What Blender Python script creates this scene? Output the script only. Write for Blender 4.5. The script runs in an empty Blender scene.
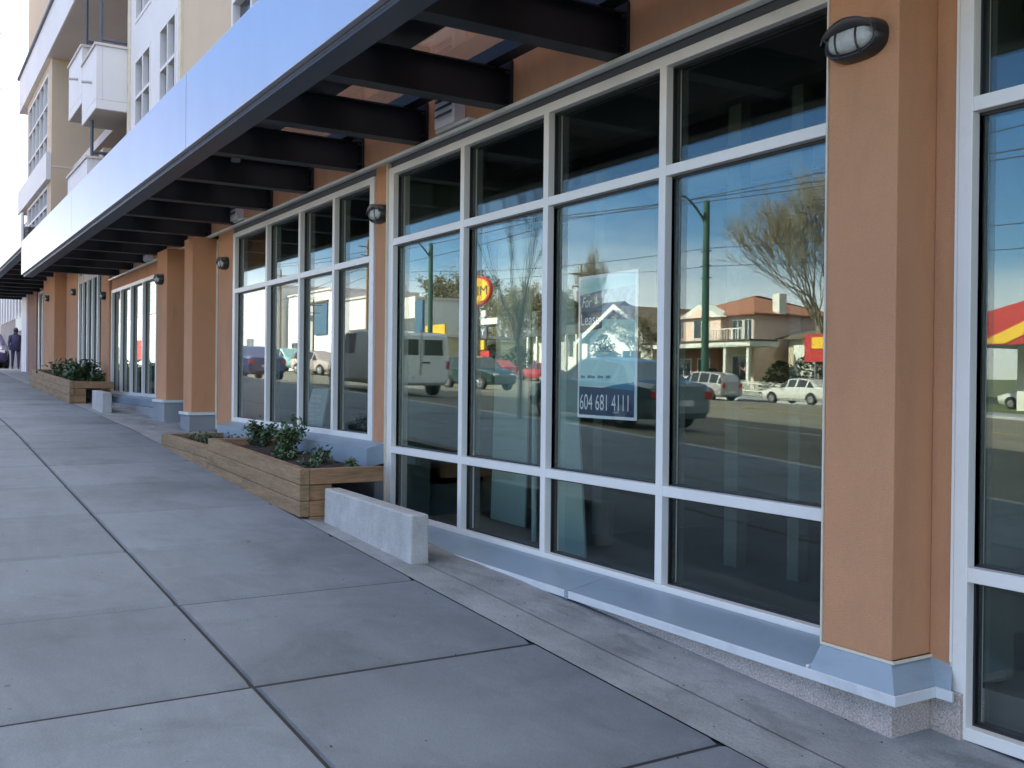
import bpy, bmesh, math, random
from mathutils import Vector, Matrix
rnd = random.Random(7)
R = math.radians
scene = bpy.context.scene
COL = scene.collection

# ------------------------------------------------------------------ materials
MATS = {}
def mat(name, col, rough=0.7, var=0.12, scale=3.0, bump=0.0, bscale=60.0, metal=0.0, spec=0.5, coat=0.0, fine=0.0, fscale=150.0, stretch=None):
    if name in MATS: return MATS[name]
    m = bpy.data.materials.new(name); m.use_nodes = True
    nt = m.node_tree; N = nt.nodes; L = nt.links
    b = N['Principled BSDF']
    b.inputs['Roughness'].default_value = rough
    b.inputs['Metallic'].default_value = metal
    b.inputs['Specular IOR Level'].default_value = spec
    b.inputs['Coat Weight'].default_value = coat
    tc = N.new('ShaderNodeTexCoord')
    src = tc.outputs['Object']
    if stretch:
        mp = N.new('ShaderNodeMapping'); mp.inputs['Scale'].default_value = stretch
        L.new(src, mp.inputs['Vector']); src = mp.outputs['Vector']
    n = N.new('ShaderNodeTexNoise'); n.inputs['Scale'].default_value = scale; n.inputs['Detail'].default_value = 6; n.inputs['Roughness'].default_value = 0.6
    L.new(src, n.inputs['Vector'])
    r = N.new('ShaderNodeMapRange'); r.inputs['From Min'].default_value = .3; r.inputs['From Max'].default_value = .7
    r.inputs['To Min'].default_value = 1 - var; r.inputs['To Max'].default_value = 1 + var
    L.new(n.outputs['Fac'], r.inputs['Value'])
    val = r.outputs['Result']
    if fine:
        n3 = N.new('ShaderNodeTexNoise'); n3.inputs['Scale'].default_value = fscale; n3.inputs['Detail'].default_value = 2
        L.new(src, n3.inputs['Vector'])
        r3 = N.new('ShaderNodeMapRange'); r3.inputs['From Min'].default_value = .3; r3.inputs['From Max'].default_value = .7
        r3.inputs['To Min'].default_value = 1 - fine; r3.inputs['To Max'].default_value = 1 + fine
        L.new(n3.outputs['Fac'], r3.inputs['Value'])
        mu = N.new('ShaderNodeMath'); mu.operation = 'MULTIPLY'
        L.new(val, mu.inputs[0]); L.new(r3.outputs['Result'], mu.inputs[1]); val = mu.outputs[0]
    vm = N.new('ShaderNodeVectorMath'); vm.operation = 'SCALE'
    vm.inputs[0].default_value = col[:3]
    L.new(val, vm.inputs['Scale'])
    L.new(vm.outputs['Vector'], b.inputs['Base Color'])
    if bump:
        n2 = N.new('ShaderNodeTexNoise'); n2.inputs['Scale'].default_value = bscale; n2.inputs['Detail'].default_value = 4
        L.new(src, n2.inputs['Vector'])
        bp = N.new('ShaderNodeBump'); bp.inputs['Strength'].default_value = bump; bp.inputs['Distance'].default_value = 0.01
        L.new(n2.outputs['Fac'], bp.inputs['Height']); L.new(bp.outputs['Normal'], b.inputs['Normal'])
    MATS[name] = m
    return m

def weather(m, dark=.75, scale=1.1, lo=.52, hi=.70, stretch=(1, 1, 1), cells=None, cellvar=.06, spots=0):
    # extra layers over a mat(): soft-edged stains, tone changes from cell to cell, small dark spots
    nt = m.node_tree; N = nt.nodes; L = nt.links; b = N['Principled BSDF']
    src = b.inputs['Base Color'].links[0].from_socket
    tc = N.new('ShaderNodeTexCoord')
    def mul(src, fac):
        v = N.new('ShaderNodeVectorMath'); v.operation = 'SCALE'; L.new(src, v.inputs[0]); L.new(fac, v.inputs['Scale']); return v.outputs['Vector']
    mp = N.new('ShaderNodeMapping'); mp.inputs['Scale'].default_value = stretch; L.new(tc.outputs['Object'], mp.inputs['Vector'])
    n = N.new('ShaderNodeTexNoise'); n.inputs['Scale'].default_value = scale; n.inputs['Detail'].default_value = 9; n.inputs['Roughness'].default_value = .68; n.inputs['Distortion'].default_value = .5
    L.new(mp.outputs['Vector'], n.inputs['Vector'])
    r = N.new('ShaderNodeMapRange'); r.inputs['From Min'].default_value = lo; r.inputs['From Max'].default_value = hi; r.inputs['To Min'].default_value = 1; r.inputs['To Max'].default_value = dark
    L.new(n.outputs['Fac'], r.inputs['Value']); src = mul(src, r.outputs['Result'])
    if cells:
        sn = N.new('ShaderNodeVectorMath'); sn.operation = 'MULTIPLY_ADD'; sn.inputs[1].default_value = (1 / cells[0], 1 / cells[1], 0); sn.inputs[2].default_value = (cells[2], cells[3], 0)
        L.new(tc.outputs['Object'], sn.inputs[0])
        fl = N.new('ShaderNodeVectorMath'); fl.operation = 'FLOOR'; L.new(sn.outputs['Vector'], fl.inputs[0])
        w = N.new('ShaderNodeTexWhiteNoise'); L.new(fl.outputs['Vector'], w.inputs['Vector'])
        r2 = N.new('ShaderNodeMapRange'); r2.inputs['To Min'].default_value = 1 - cellvar; r2.inputs['To Max'].default_value = 1 + cellvar; L.new(w.outputs['Value'], r2.inputs['Value']); src = mul(src, r2.outputs['Result'])
    if spots:
        v = N.new('ShaderNodeTexVoronoi'); v.inputs['Scale'].default_value = 1.7; L.new(tc.outputs['Object'], v.inputs['Vector'])
        r3 = N.new('ShaderNodeMapRange'); r3.inputs['From Min'].default_value = .018; r3.inputs['From Max'].default_value = .032; r3.inputs['To Min'].default_value = spots; r3.inputs['To Max'].default_value = 1; L.new(v.outputs['Distance'], r3.inputs['Value']); src = mul(src, r3.outputs['Result'])
    L.new(src, b.inputs['Base Color'])
    return m

def glass_mat(name, r0=0.12, tint=(.62, .72, .68), power=5.0):
    m = bpy.data.materials.new(name); m.use_nodes = True
    nt = m.node_tree; N = nt.nodes; L = nt.links; N.clear()
    out = N.new('ShaderNodeOutputMaterial')
    g = N.new('ShaderNodeNewGeometry')
    d = N.new('ShaderNodeVectorMath'); d.operation = 'DOT_PRODUCT'
    L.new(g.outputs['Normal'], d.inputs[0]); L.new(g.outputs['Incoming'], d.inputs[1])
    a = N.new('ShaderNodeMath'); a.operation = 'ABSOLUTE'; L.new(d.outputs['Value'], a.inputs[0])
    s = N.new('ShaderNodeMath'); s.operation = 'SUBTRACT'; s.inputs[0].default_value = 1; L.new(a.outputs[0], s.inputs[1]); s.use_clamp = True
    p = N.new('ShaderNodeMath'); p.operation = 'POWER'; p.inputs[1].default_value = power; L.new(s.outputs[0], p.inputs[0])
    mr = N.new('ShaderNodeMapRange'); mr.inputs['To Min'].default_value = r0; mr.inputs['To Max'].default_value = 1
    L.new(p.outputs[0], mr.inputs['Value'])
    gl = N.new('ShaderNodeBsdfGlossy'); gl.inputs['Roughness'].default_value = 0.0; gl.inputs['Color'].default_value = (.91, 1.0, .97, 1)
    # faint waviness of the sheet
    tc = N.new('ShaderNodeTexCoord'); n = N.new('ShaderNodeTexNoise'); n.inputs['Scale'].default_value = .9; n.inputs['Detail'].default_value = 1
    L.new(tc.outputs['Object'], n.inputs['Vector'])
    bp = N.new('ShaderNodeBump'); bp.inputs['Strength'].default_value = .008; bp.inputs['Distance'].default_value = .02
    L.new(n.outputs['Fac'], bp.inputs['Height']); L.new(bp.outputs['Normal'], gl.inputs['Normal'])
    tr = N.new('ShaderNodeBsdfTransparent'); tr.inputs['Color'].default_value = (*tint, 1)
    mx = N.new('ShaderNodeMixShader')
    L.new(mr.outputs['Result'], mx.inputs[0]); L.new(tr.outputs[0], mx.inputs[1]); L.new(gl.outputs[0], mx.inputs[2])
    L.new(mx.outputs[0], out.inputs['Surface'])
    MATS[name] = m
    return m

M_slab = mat('concrete_slab', (.150, .178, .208), .85, .15, .55, .3, 70, fine=.10, fscale=160)
M_slab2 = mat('concrete_slab_pale', (.25, .27, .29), .85, .12, 1.4, .25, 90, fine=.10, fscale=200)
M_joint = mat('joint_dirt', (.022, .022, .024), .95)
M_apron = mat('apron_concrete', (.24, .265, .28), .85, .24, 2.6, .5, 50, fine=.16, fscale=110)
M_asphalt = mat('asphalt', (.15, .142, .105), .8, .2, .35, .5, 120, fine=.25, fscale=90)
M_white_line = mat('road_paint_white', (.7, .7, .68), .6, .15, 4)
M_yellow_line = mat('road_paint_yellow', (.65, .42, .05), .6, .15, 4)
M_earth = mat('grass_and_earth', (.10, .12, .05), .95, .35, .4, .6, 8)
M_agg = mat('exposed_aggregate', (.50, .44, .40), .85, .10, 3, .8, 140, fine=.38, fscale=110)
M_block = mat('cast_concrete', (.41, .42, .42), .85, .14, 4, .35, 60, fine=.10, fscale=90)
M_frame = mat('window_frame_white', (.80, .80, .76), .35, .04, 2)
M_flash = mat('sill_flashing_metal', (.25, .325, .39), .38, .06, 1.3, .06, 5)
M_lip = mat('flashing_lip', (.62, .66, .68), .4, .06, 2)
M_orange = mat('stucco_orange', (.54, .275, .145), .9, .06, 1.2, .5, 160, fine=.06, fscale=200)
M_caulk = mat('caulk_cream', (.66, .60, .48), .7, .1, 6)
M_beige = mat('stucco_beige', (.60, .47, .35), .9, .05, .8, .4, 120)
M_cream = mat('panel_white', (.74, .71, .72), .6, .04, .8)
M_soffit = mat('soffit_grey', (.62, .56, .55), .8, .05, 1)
M_trimdark = mat('coping_dark', (.10, .11, .14), .5, .1, 2)
M_fascia = mat('fascia_aluminium', (.53, .54, .62), .30, .03, .6, metal=.55)
M_steel = mat('beam_dark_steel', (.006, .007, .012), .5, .15, 2)
M_edge = mat('edge_channel_steel', (.045, .052, .075), .4, .10, 2)
M_brown = mat('stucco_brown', (.30, .17, .12), .9, .06, 1)
M_vent = mat('vent_grey', (.45, .44, .46), .5, .1, 3)
M_ventpale = mat('vent_pale', (.66, .65, .66), .5, .06, 3)
M_black = mat('black_metal', (.018, .018, .02), .35, .1, 4)
M_lens = mat('lamp_lens_prismatic', (.46, .48, .46), .25, .10, 20, .5, 90)
M_wood = mat('timber_planter', (.25, .17, .095), .8, .22, 3, .35, 30, fine=.18, fscale=14, stretch=(.5, 3, 6))
M_wood2 = mat('timber_planter_end', (.30, .18, .095), .85, .18, 3, .35, 30, fine=.2, fscale=14, stretch=(3, .5, 6))
M_soil = mat('potting_soil', (.035, .026, .02), .95, .4, 14, 1.0, 40)
M_leaf = mat('leaf_green', (.045, .085, .03), .5, .35, 8)
M_leaf2 = mat('leaf_pale', (.11, .16, .06), .5, .3, 8)
M_leaf3 = mat('leaf_dark_hedge', (.045, .06, .02), .6, .4, 6)
M_olive = mat('leaf_olive', (.15, .135, .06), .7, .35, .6)
M_bark = mat('bark_grey_brown', (.11, .09, .07), .9, .25, 6, .5, 30)
M_barkpale = mat('bark_tan', (.23, .20, .14), .9, .2, 4)  # pale tan is the bark's own colour
M_blossom = mat('blossom_pink', (.85, .62, .62), .7, .15, 5)
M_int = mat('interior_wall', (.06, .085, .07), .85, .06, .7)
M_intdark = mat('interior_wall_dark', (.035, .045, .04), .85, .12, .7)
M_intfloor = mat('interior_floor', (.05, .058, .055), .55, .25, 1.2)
M_board = mat('drywall_pale', (.26, .36, .31), .8, .06, 2)
M_duct = mat('duct_galvanised', (.32, .34, .33), .45, .08, 2, metal=.4)
M_paper = mat('paper_cream', (.74, .72, .55), .8, .05, 3)
M_green = mat('pole_green_paint', (.028, .085, .06), .45, .12, 2)
M_polewood = mat('pole_wood', (.30, .21, .13), .9, .2, 3)
M_polegrey = mat('pole_grey', (.16, .17, .17), .6, .1, 3)
M_wire = mat('wire_black', (.02, .02, .022), .7)
M_tyre = mat('tyre_rubber', (.02, .02, .02), .8)
M_rim = mat('rim_alloy', (.45, .45, .46), .3, .05, 4, metal=.8)
M_carglass = mat('car_glass', (.02, .026, .03), .08, .05, 1, spec=.8)
M_head = mat('headlight_clear', (.7, .72, .72), .1, .05, 3)
M_tail = mat('taillight_red', (.45, .03, .03), .2, .05, 3)
M_plate = mat('plate_white', (.65, .65, .68), .4, .04, 3)
M_winglass = mat('house_window_glass', (.035, .045, .06), .06, .1, .5, spec=.9)
M_skin = mat('skin', (.45, .28, .2), .6)
GL = glass_mat('storefront_glass', .062, (.985, 1.0, .99))
weather(M_slab, .70, 1.3, .48, .74, cells=(1.437, 1.52, .12, .65), cellvar=.08, spots=.6)
weather(M_slab, 1.22, 7.0, .55, .80)
weather(M_slab, .88, .6, .45, .60, stretch=(1, 3, 1))
weather(M_apron, .62, 2.0, .50, .68, stretch=(1, 2.2, 1))
weather(M_orange, .82, 1.6, .50, .75, stretch=(2.2, 2.2, .5))
weather(M_flash, .86, 3.0, .52, .72, stretch=(1, 1, 3))
weather(M_lip, .80, 5.0, .52, .70)
weather(M_frame, .90, 4.0, .55, .75)
weather(M_block, .80, 5.0, .50, .70, stretch=(1, 1, .5))
weather(M_wood, .68, 3.0, .50, .70, stretch=(.6, 1, 2.5))
weather(M_agg, .72, 3.0, .50, .70)
weather(M_fascia, .94, .9, .45, .75, stretch=(1.5, 1, .4))
GLC = glass_mat('canopy_glass_dusty', .10, (.80, .76, .78))

# ------------------------------------------------------------------ mesh helpers
ORG = {}
class MB:
    def __init__(s): s.v = []; s.f = []; s.mi = []; s.cur = 0
    def quad(s, *p):
        i = len(s.v); s.v += [tuple(q) for q in p]; s.f.append(tuple(range(i, i + len(p)))); s.mi.append(s.cur); return s
    def box(s, x0, x1, y0, y1, z0, z1):
        if x0 > x1: x0, x1 = x1, x0
        if y0 > y1: y0, y1 = y1, y0
        if z0 > z1: z0, z1 = z1, z0
        i = len(s.v)
        s.v += [(x0, y0, z0), (x1, y0, z0), (x1, y1, z0), (x0, y1, z0), (x0, y0, z1), (x1, y0, z1), (x1, y1, z1), (x0, y1, z1)]
        for f in ((3, 2, 1, 0), (4, 5, 6, 7), (0, 1, 5, 4), (1, 2, 6, 5), (2, 3, 7, 6), (3, 0, 4, 7)):
            s.f.append(tuple(i + k for k in f)); s.mi.append(s.cur)
        return s
    def hexa(s, b, t):   # four bottom points (ccw from above), four top points
        i = len(s.v); s.v += [tuple(q) for q in b] + [tuple(q) for q in t]
        for f in ((3, 2, 1, 0), (4, 5, 6, 7), (0, 1, 5, 4), (1, 2, 6, 5), (2, 3, 7, 6), (3, 0, 4, 7)):
            s.f.append(tuple(i + k for k in f)); s.mi.append(s.cur)
        return s
    def prism_x(s, prof, x0, x1):  # profile in (y,z)
        i = len(s.v); n = len(prof)
        s.v += [(x0, y, z) for y, z in prof] + [(x1, y, z) for y, z in prof]
        s.f.append(tuple(range(i, i + n))[::-1]); s.mi.append(s.cur)
        s.f.append(tuple(range(i + n, i + 2 * n))); s.mi.append(s.cur)
        for k in range(n):
            a = i + k; b = i + (k + 1) % n; s.f.append((a, b, b + n, a + n)); s.mi.append(s.cur)
        return s
    def prism_y(s, prof, y0, y1):  # profile in (x,z)
        i = len(s.v); n = len(prof)
        s.v += [(x, y0, z) for x, z in prof] + [(x, y1, z) for x, z in prof]
        s.f.append(tuple(range(i, i + n))); s.mi.append(s.cur)
        s.f.append(tuple(range(i + n, i + 2 * n))[::-1]); s.mi.append(s.cur)
        for k in range(n):
            a = i + k; b = i + (k + 1) % n; s.f.append((b, a, a + n, b + n)); s.mi.append(s.cur)
        return s
    def tube(s, pts, rad, n=8, cap=True):
        pts = [Vector(p) for p in pts]
        if not hasattr(rad, '__len__'): rad = [rad] * len(pts)
        base = len(s.v)
        for k, p in enumerate(pts):
            d = (pts[min(k + 1, len(pts) - 1)] - pts[max(k - 1, 0)])
            if d.length < 1e-6: d = Vector((0, 0, 1))
            d.normalize()
            u = d.orthogonal() if k == 0 else (u - d * u.dot(d))
            if u.length < 1e-6: u = d.orthogonal()
            u.normalize(); w = d.cross(u)
            for j in range(n):
                a = 2 * math.pi * j / n
                s.v.append(tuple(p + (u * math.cos(a) + w * math.sin(a)) * rad[k]))
        for k in range(len(pts) - 1):
            for j in range(n):
                a = base + k * n + j; b = base + k * n + (j + 1) % n
                s.f.append((a, b, b + n, a + n)); s.mi.append(s.cur)
        if cap and n > 2:
            s.f.append(tuple(base + j for j in range(n))[::-1]); s.mi.append(s.cur)
            e = base + (len(pts) - 1) * n
            s.f.append(tuple(e + j for j in range(n))); s.mi.append(s.cur)
        return s
    def cyl(s, c, axis, r, h, n=20):
        c = Vector(c); a = Vector(axis).normalized() * h / 2
        return s.tube([c - a, c + a], r, n)
    def ell(s, c, rx, ry, rz, nu=12, nv=8, jit=0):
        base = len(s.v)
        for i in range(nv + 1):
            th = math.pi * i / nv
            for j in range(nu):
                ph = 2 * math.pi * j / nu; k = 1 + (rnd.uniform(-jit, jit) if jit else 0)
                s.v.append((c[0] + rx * k * math.sin(th) * math.cos(ph), c[1] + ry * k * math.sin(th) * math.sin(ph), c[2] + rz * k * math.cos(th)))
        for i in range(nv):
            for j in range(nu):
                a = base + i * nu + j; b = base + i * nu + (j + 1) % nu
                s.f.append((a, a + nu, b + nu, b)); s.mi.append(s.cur)
        return s
    def build(s, name, m, parent=None, bevel=0, smooth=False, org=None, kind=None, label=None, cat=None, group=None):
        if parent is not None:
            o3 = ORG[parent.name]
        else:
            if org is None:
                xs = [q[0] for q in s.v]; ys = [q[1] for q in s.v]; zs = [q[2] for q in s.v]
                org = ((min(xs) + max(xs)) / 2, (min(ys) + max(ys)) / 2, min(zs)) if kind is None else (0, 0, 0)
            o3 = Vector(org)
        me = bpy.data.meshes.new(name)
        me.from_pydata([(q[0] - o3[0], q[1] - o3[1], q[2] - o3[2]) for q in s.v], [], s.f)
        for mm in (m if isinstance(m, (list, tuple)) else [m]): me.materials.append(mm)
        if isinstance(m, (list, tuple)):
            me.polygons.foreach_set('material_index', s.mi)
        bm = bmesh.new(); bm.from_mesh(me)
        if smooth: bmesh.ops.remove_doubles(bm, verts=bm.verts, dist=1e-5)
        bm.to_mesh(me); bm.free()
        if smooth:
            me.polygons.foreach_set('use_smooth', [True] * len(me.polygons))
        me.update()
        o = bpy.data.objects.new(name, me); COL.objects.link(o)
        if parent is not None:
            o.parent = parent
        else:
            o.location = o3
        ORG[o.name] = o3
        if bevel:
            b = o.modifiers.new('bevel', 'BEVEL'); b.width = bevel; b.segments = 2; b.limit_method = 'ANGLE'
            if not smooth:
                pass
        tag(o, label, cat, group, kind)
        return o
def tag(o, label=None, cat=None, group=None, kind=None):
    if label: o['label'] = label
    if cat: o['category'] = cat
    if group: o['group'] = group
    if kind: o['kind'] = kind
def empty(name, loc, label, cat, group=None, rz=0):
    o = bpy.data.objects.new(name, None); COL.objects.link(o); o.location = loc; o.rotation_euler.z = rz
    o.empty_display_size = .2
    ORG[o.name] = Vector(loc) if rz == 0 else Vector((0, 0, 0))
    tag(o, label, cat, group); return o
def local_empty(name, label, cat, group=None):   # a thing built round the origin, placed later
    o = bpy.data.objects.new(name, None); COL.objects.link(o); ORG[o.name] = Vector((0, 0, 0)); tag(o, label, cat, group); return o
def copy_tree(o, parent=None):
    c = o.copy(); COL.objects.link(c)
    if parent: c.parent = parent
    for ch in [q for q in bpy.data.objects if q.parent == o]: copy_tree(ch, c)
    return c
def put(o, loc, rz=0, label=None):
    o.location = loc; o.rotation_euler.z = rz
    if label: o['label'] = label
    return o

# ------------------------------------------------------------------ terrain heights
def base_z(x):
    s = -x
    return -.05 + .06 * min(max(s, -30), 15) + .04 * max(0, min(s, 36) - 15) + .012 * max(0, min(s, 100) - 36)
def gz(x, y):
    s = -x; Y = max(0, -y)
    k = .036 * max(0, min(1, (75 - s) / 30))
    return base_z(x) - k * max(0, min(Y, 42) - 6)
XS = [-1500, -900, -500, -300, -200, -150, -120, -100] + [-92 + 4 * i for i in range(6)] + [-68 + 2 * i for i in range(17)] + [-34 + i for i in range(44)] + [12, 15, 20, 25, 30, 50, 100, 300, 900, 1500]
def sheet(name, m, x0, x1, ys, dz, kind='structure', xs=None, **kw):
    xs = sorted({x0, x1, *[x for x in (xs or XS) if x0 < x < x1]})
    b = MB()
    for i in range(len(xs) - 1):
        for j in range(len(ys) - 1):
            P = [(xs[i], ys[j]), (xs[i + 1], ys[j]), (xs[i + 1], ys[j + 1]), (xs[i], ys[j + 1])]
            b.quad(*[(x, y, gz(x, y) + (dz(x, y) if callable(dz) else dz)) for x, y in P])
    return b.build(name, m, kind=kind, smooth=True, **kw)

sheet('ground', M_earth, -1500, 1500, [-1500, -700, -300, -150, -90, -60, -50, -44.6, -44.2, -42, -36, -30, -24, -18, -12, -6, -2, 1, 60, 300, 1500],
      lambda x, y: -.02 if y < -44.5 else (-.35 if y < .5 else -.3))
sheet('road', M_asphalt, -400, 60, [-41, -36, -30, -24, -18, -12, -6.62], -.135)
sheet('far_sidewalk', M_slab2, -400, 60, [-44.4, -43, -41.2], 0)
b = MB()
for yy0, yy1 in ((-6.62, -6.47), (-41.2, -41.0)):
    xs = [x for x in XS if -200 <= x <= 30]
    for i in range(len(xs) - 1):
        x0, x1 = xs[i], xs[i + 1]
        za, zb = gz(x0, yy0), gz(x1, yy0)
        b.hexa([(x0, yy0, za - .3), (x1, yy0, zb - .3), (x1, yy1, zb - .3), (x0, yy1, za - .3)], [(x0, yy0, za + .002), (x1, yy0, zb + .002), (x1, yy1, zb + .002), (x0, yy1, za + .002)])
b.build('kerb', M_block, kind='structure')
def strip(name, m, y0, y1, segs, dz=-.129):
    b = MB()
    for (a, c) in segs:
        n = max(1, int((c - a) / 3))
        for i in range(n):
            x0 = a + (c - a) * i / n; x1 = a + (c - a) * (i + 1) / n
            b.quad(*[(x, y, gz(x, y) + dz) for x, y in ((x0, y0), (x1, y0), (x1, y1), (x0, y1))])
    return b.build(name, m, kind='structure')
strip('lane_marking', M_yellow_line, -24.05, -23.92, [(-300, 40)])
strip('lane_marking', M_yellow_line, -23.75, -23.62, [(-300, 40)])
for yl in (-13.2, -17.6, -30, -34.5):
    strip('lane_marking', M_white_line, yl - .06, yl + .06, [(x, x + 3) for x in range(-180, 30, 9)])

# near sidewalk: slabs with real tooled joints
JX = [-3.05 + 1.437 * k for k in range(12, -30, -1)]
b = MB(); b2 = MB()
def slab(b, x0, x1, y0, y1, c=.012, gap=.005, zoff=0, tilt=0):
    x0 += .007; x1 -= .007; y0 += gap; y1 -= gap
    z = lambda x, y: gz(x, y) + zoff
    o = [(x0, y0), (x1, y0), (x1, y1), (x0, y1)]
    cx = .045; c = .007; i = [(x0 + cx, y0 + c), (x1 - cx, y0 + c), (x1 - cx, y1 - c), (x0 + cx, y1 - c)]
    top = [(x, y, z(x, y)) for x, y in i]; rim = [(x, y, z(x, y) - .017) for x, y in o]; bot = [(x, y, z(x, y) - .06) for x, y in o]
    b.quad(*top)
    for k in range(4):
        k2 = (k + 1) % 4
        b.quad(rim[k], rim[k2], top[k2], top[k]); b.quad(bot[k], bot[k2], rim[k2], rim[k])
jx = sorted(JX); xs_b = [-46 + k for k in range(58)]
for i in range(len(jx) - 1):
    off = rnd.uniform(-.0015, .0015)
    slab(b, jx[i], jx[i + 1], -2.49, -.985, .014, .004, off)
    slab(b, jx[i], jx[i + 1], -4.02, -2.505, .014, .004, rnd.uniform(-.0015, .0015))
    slab(b, jx[i], jx[i + 1], -5.35, -4.02, .014, .004)
    slab(b, jx[i], jx[i + 1], -6.47, -5.35, .014, .004)
b.build('sidewalk', M_slab, kind='structure')
sheet('sidewalk_bed', M_joint, -47, 15, [-6.47, -4, -2.5, -1, -.9], -.016)
b = MB()
for i in range(len(xs_b) - 1):
    b.quad(*[(x, y, gz(x, y) - .022) for x, y in ((xs_b[i], -.9), (xs_b[i + 1], -.9), (xs_b[i + 1], -.6), (xs_b[i], -.6))])
b.build('apron_bed', M_apron, kind='structure')
sheet('sidewalk_beyond', M_slab2, -400, -42.2, [-6.47, -4, -2.5, -1, 3], -.004)

# apron strip between sidewalk and facade
def apz(x):   # height of the apron's inner edge
    z = gz(x, 0)
    return min(z, .285) if x > -8.5 else z
xs = [-40 + .4 * i for i in range(0, 120)]
b = MB()
def aprow(y0, y1, f0, f1, z0=0):
    for i in range(len(xs) - 1):
        a, c = xs[i] + .0, xs[i + 1]
        P = [(a, y0, f0), (c, y0, f0), (c, y1, f1), (a, y1, f1)]
        b.quad(*[(x, y, gz(x, y) * (1 - f) + apz(x) * f + .002 + z0) for x, y, f in P])
aprow(-.985, -.712, 0, .2, -.003); aprow(-.7055, 0.05, .205, .85, -.003)
b.build('apron', M_apron, kind='structure')
# small litter of grit
b = MB()
for k in range(160):
    x = rnd.uniform(-9, -1.5); y = rnd.choice([rnd.uniform(-.9, -.3), rnd.uniform(-3.4, -1)])
    if y > -.98: zz = gz(x, y) * .5 + apz(x) * .5 + .001
    else: zz = gz(x, y)
    r = rnd.uniform(.0015, .0045)
    b.ell((x, y, zz + r * .3), r * 1.5, r, r * .5, 6, 4)
b.build('grit', M_joint, kind='stuff', label='small dark specks of grit scattered on the concrete by the shop front', cat='grit')

# ------------------------------------------------------------------ the building
BLD = empty('commercial_building', (-12, 0, 0), 'long mixed-use building with orange stucco shopfronts and beige flats above', 'building')
def part(b, name, m, parent=BLD, **k): return b.build(name, m, parent, **k)
WY = 0.05    # glass plane
# orange pillars and piers
def pier(x0, x1, z0, z1, y0=0.0, y1=.45, m=M_orange, bev=.006, name='pillar'):
    return part(MB().box(x0, x1, y0, y1, z0, z1), name, m, bevel=bev)
pier(-3.15, -2.775, .43, 4.9, -.257, .11)
pier(-2.775, -2.665, .40, 4.9, 0.0, .11)
pier(-8.80, -8.50, .88, 3.655, 0, .11)
for x0, x1 in ((-3.16, -2.66), (-8.80, -8.49)): part(MB().box(x0, x1, .112, .45, .3, 3.9), 'interior_column', M_int)
pier(-14.22, -13.49, .62, 3.62)
P1 = pier(-15.10, -14.63, 1.10, 3.62, -.257, .12)
P2 = pier(-16.90, -16.20, 1.24, 3.62, -.257, .70)
pier(-23.3, -22.35, 1.2, 4.3, -.05)
pier(-28.7, -26.8, 1.2, 4.6, -.02)
pier(-31.0, -28.75, 1.2, 4.6, -.30)
pier(-37.2, -34.9, 1.2, 4.6, -.05, m=M_brown)
pier(-38.7, -37.2, 1.2, 4.6, -.10, m=M_cream)
# pier corners: cream beads where stucco meets the metal
b = MB()
b.box(-3.160, -3.151, -.262, 0, .43, 4.9)
b.box(-3.160, -2.77, -.262, -.25, .418, .43); b.box(-2.769, -2.76, -.262, 0, .418, .43)
b.box(-2.668, -2.655, -.008, .02, .40, 4.6)
part(b, 'corner_bead', M_caulk)
# header wall above the windows (orange), below canopy
b = MB()
b.box(-22.4, -3.15, 0.0, .4, 3.66, 5.2); b.box(-2.665, 8, 0, .4, 3.66, 5.2)
part(b, 'wall', M_orange)
part(MB().box(-22.35, -16.9, .004, .4, 3.40, 3.612), 'wall', M_orange)
b = MB(); b.box(-38.4, -22.4, .0, .4, 4.25, 5.2); part(b, 'wall', M_orange)
# head flashing strip
for x0, x1 in ((-22.4, -3.165), (-2.66, 8)):
    part(MB().prism_x([(-.055, 3.615), (-.058, 3.640), (.0, 3.658), (.0, 3.615)], x0, x1), 'head_flashing', M_frame)
for x0, x1 in ((-13.49, -8.8), (-8.5, -3.165), (-2.66, 8)):
    part(MB().box(x0, x1, .012, .10, 3.545, 3.615), 'head_shade_band', M_trimdark)  # dark strip: the shadow band under the flashing is put into its colour
# lower walls below the sills that stand higher up
for q6 in ((-13.49, -8.50, .02, .4, .1, .84), (-22.4, -16.9, .02, .4, .2, 1.12), (-26.9, -23.2, .02, .4, .4, 1.60), (-38.4, -30.9, .02, .4, .4, 1.6)):
    part(MB().box(*q6), 'lower_wall', M_trimdark)

# plinth of exposed aggregate
b = MB()
b.hexa([(-8.5, -.29, .05), (-2.745, -.29, -.1), (-2.745, .3, -.1), (-8.5, .3, .05)], [(-8.5, -.29, .285), (-2.745, -.29, .285), (-2.745, .3, .285), (-8.5, .3, .285)])
b.box(-2.744, -2.60, -.035, .3, -.1, .30)
part(b, 'plinth', M_agg, bevel=.004)
part(MB().box(-15.13, -14.60, -.29, .1, .5, 1.06), 'plinth', M_slab2, bevel=.006); part(MB().box(-16.93, -16.17, -.29, .7, .5, 1.20), 'plinth', M_slab2, bevel=.006)
part(MB().box(-15.15, -14.58, -.31, .12, 1.06, 1.10), 'plinth_cap', M_lip, bevel=.004); part(MB().box(-16.95, -16.15, -.31, .72, 1.20, 1.24), 'plinth_cap', M_lip, bevel=.004)

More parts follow.
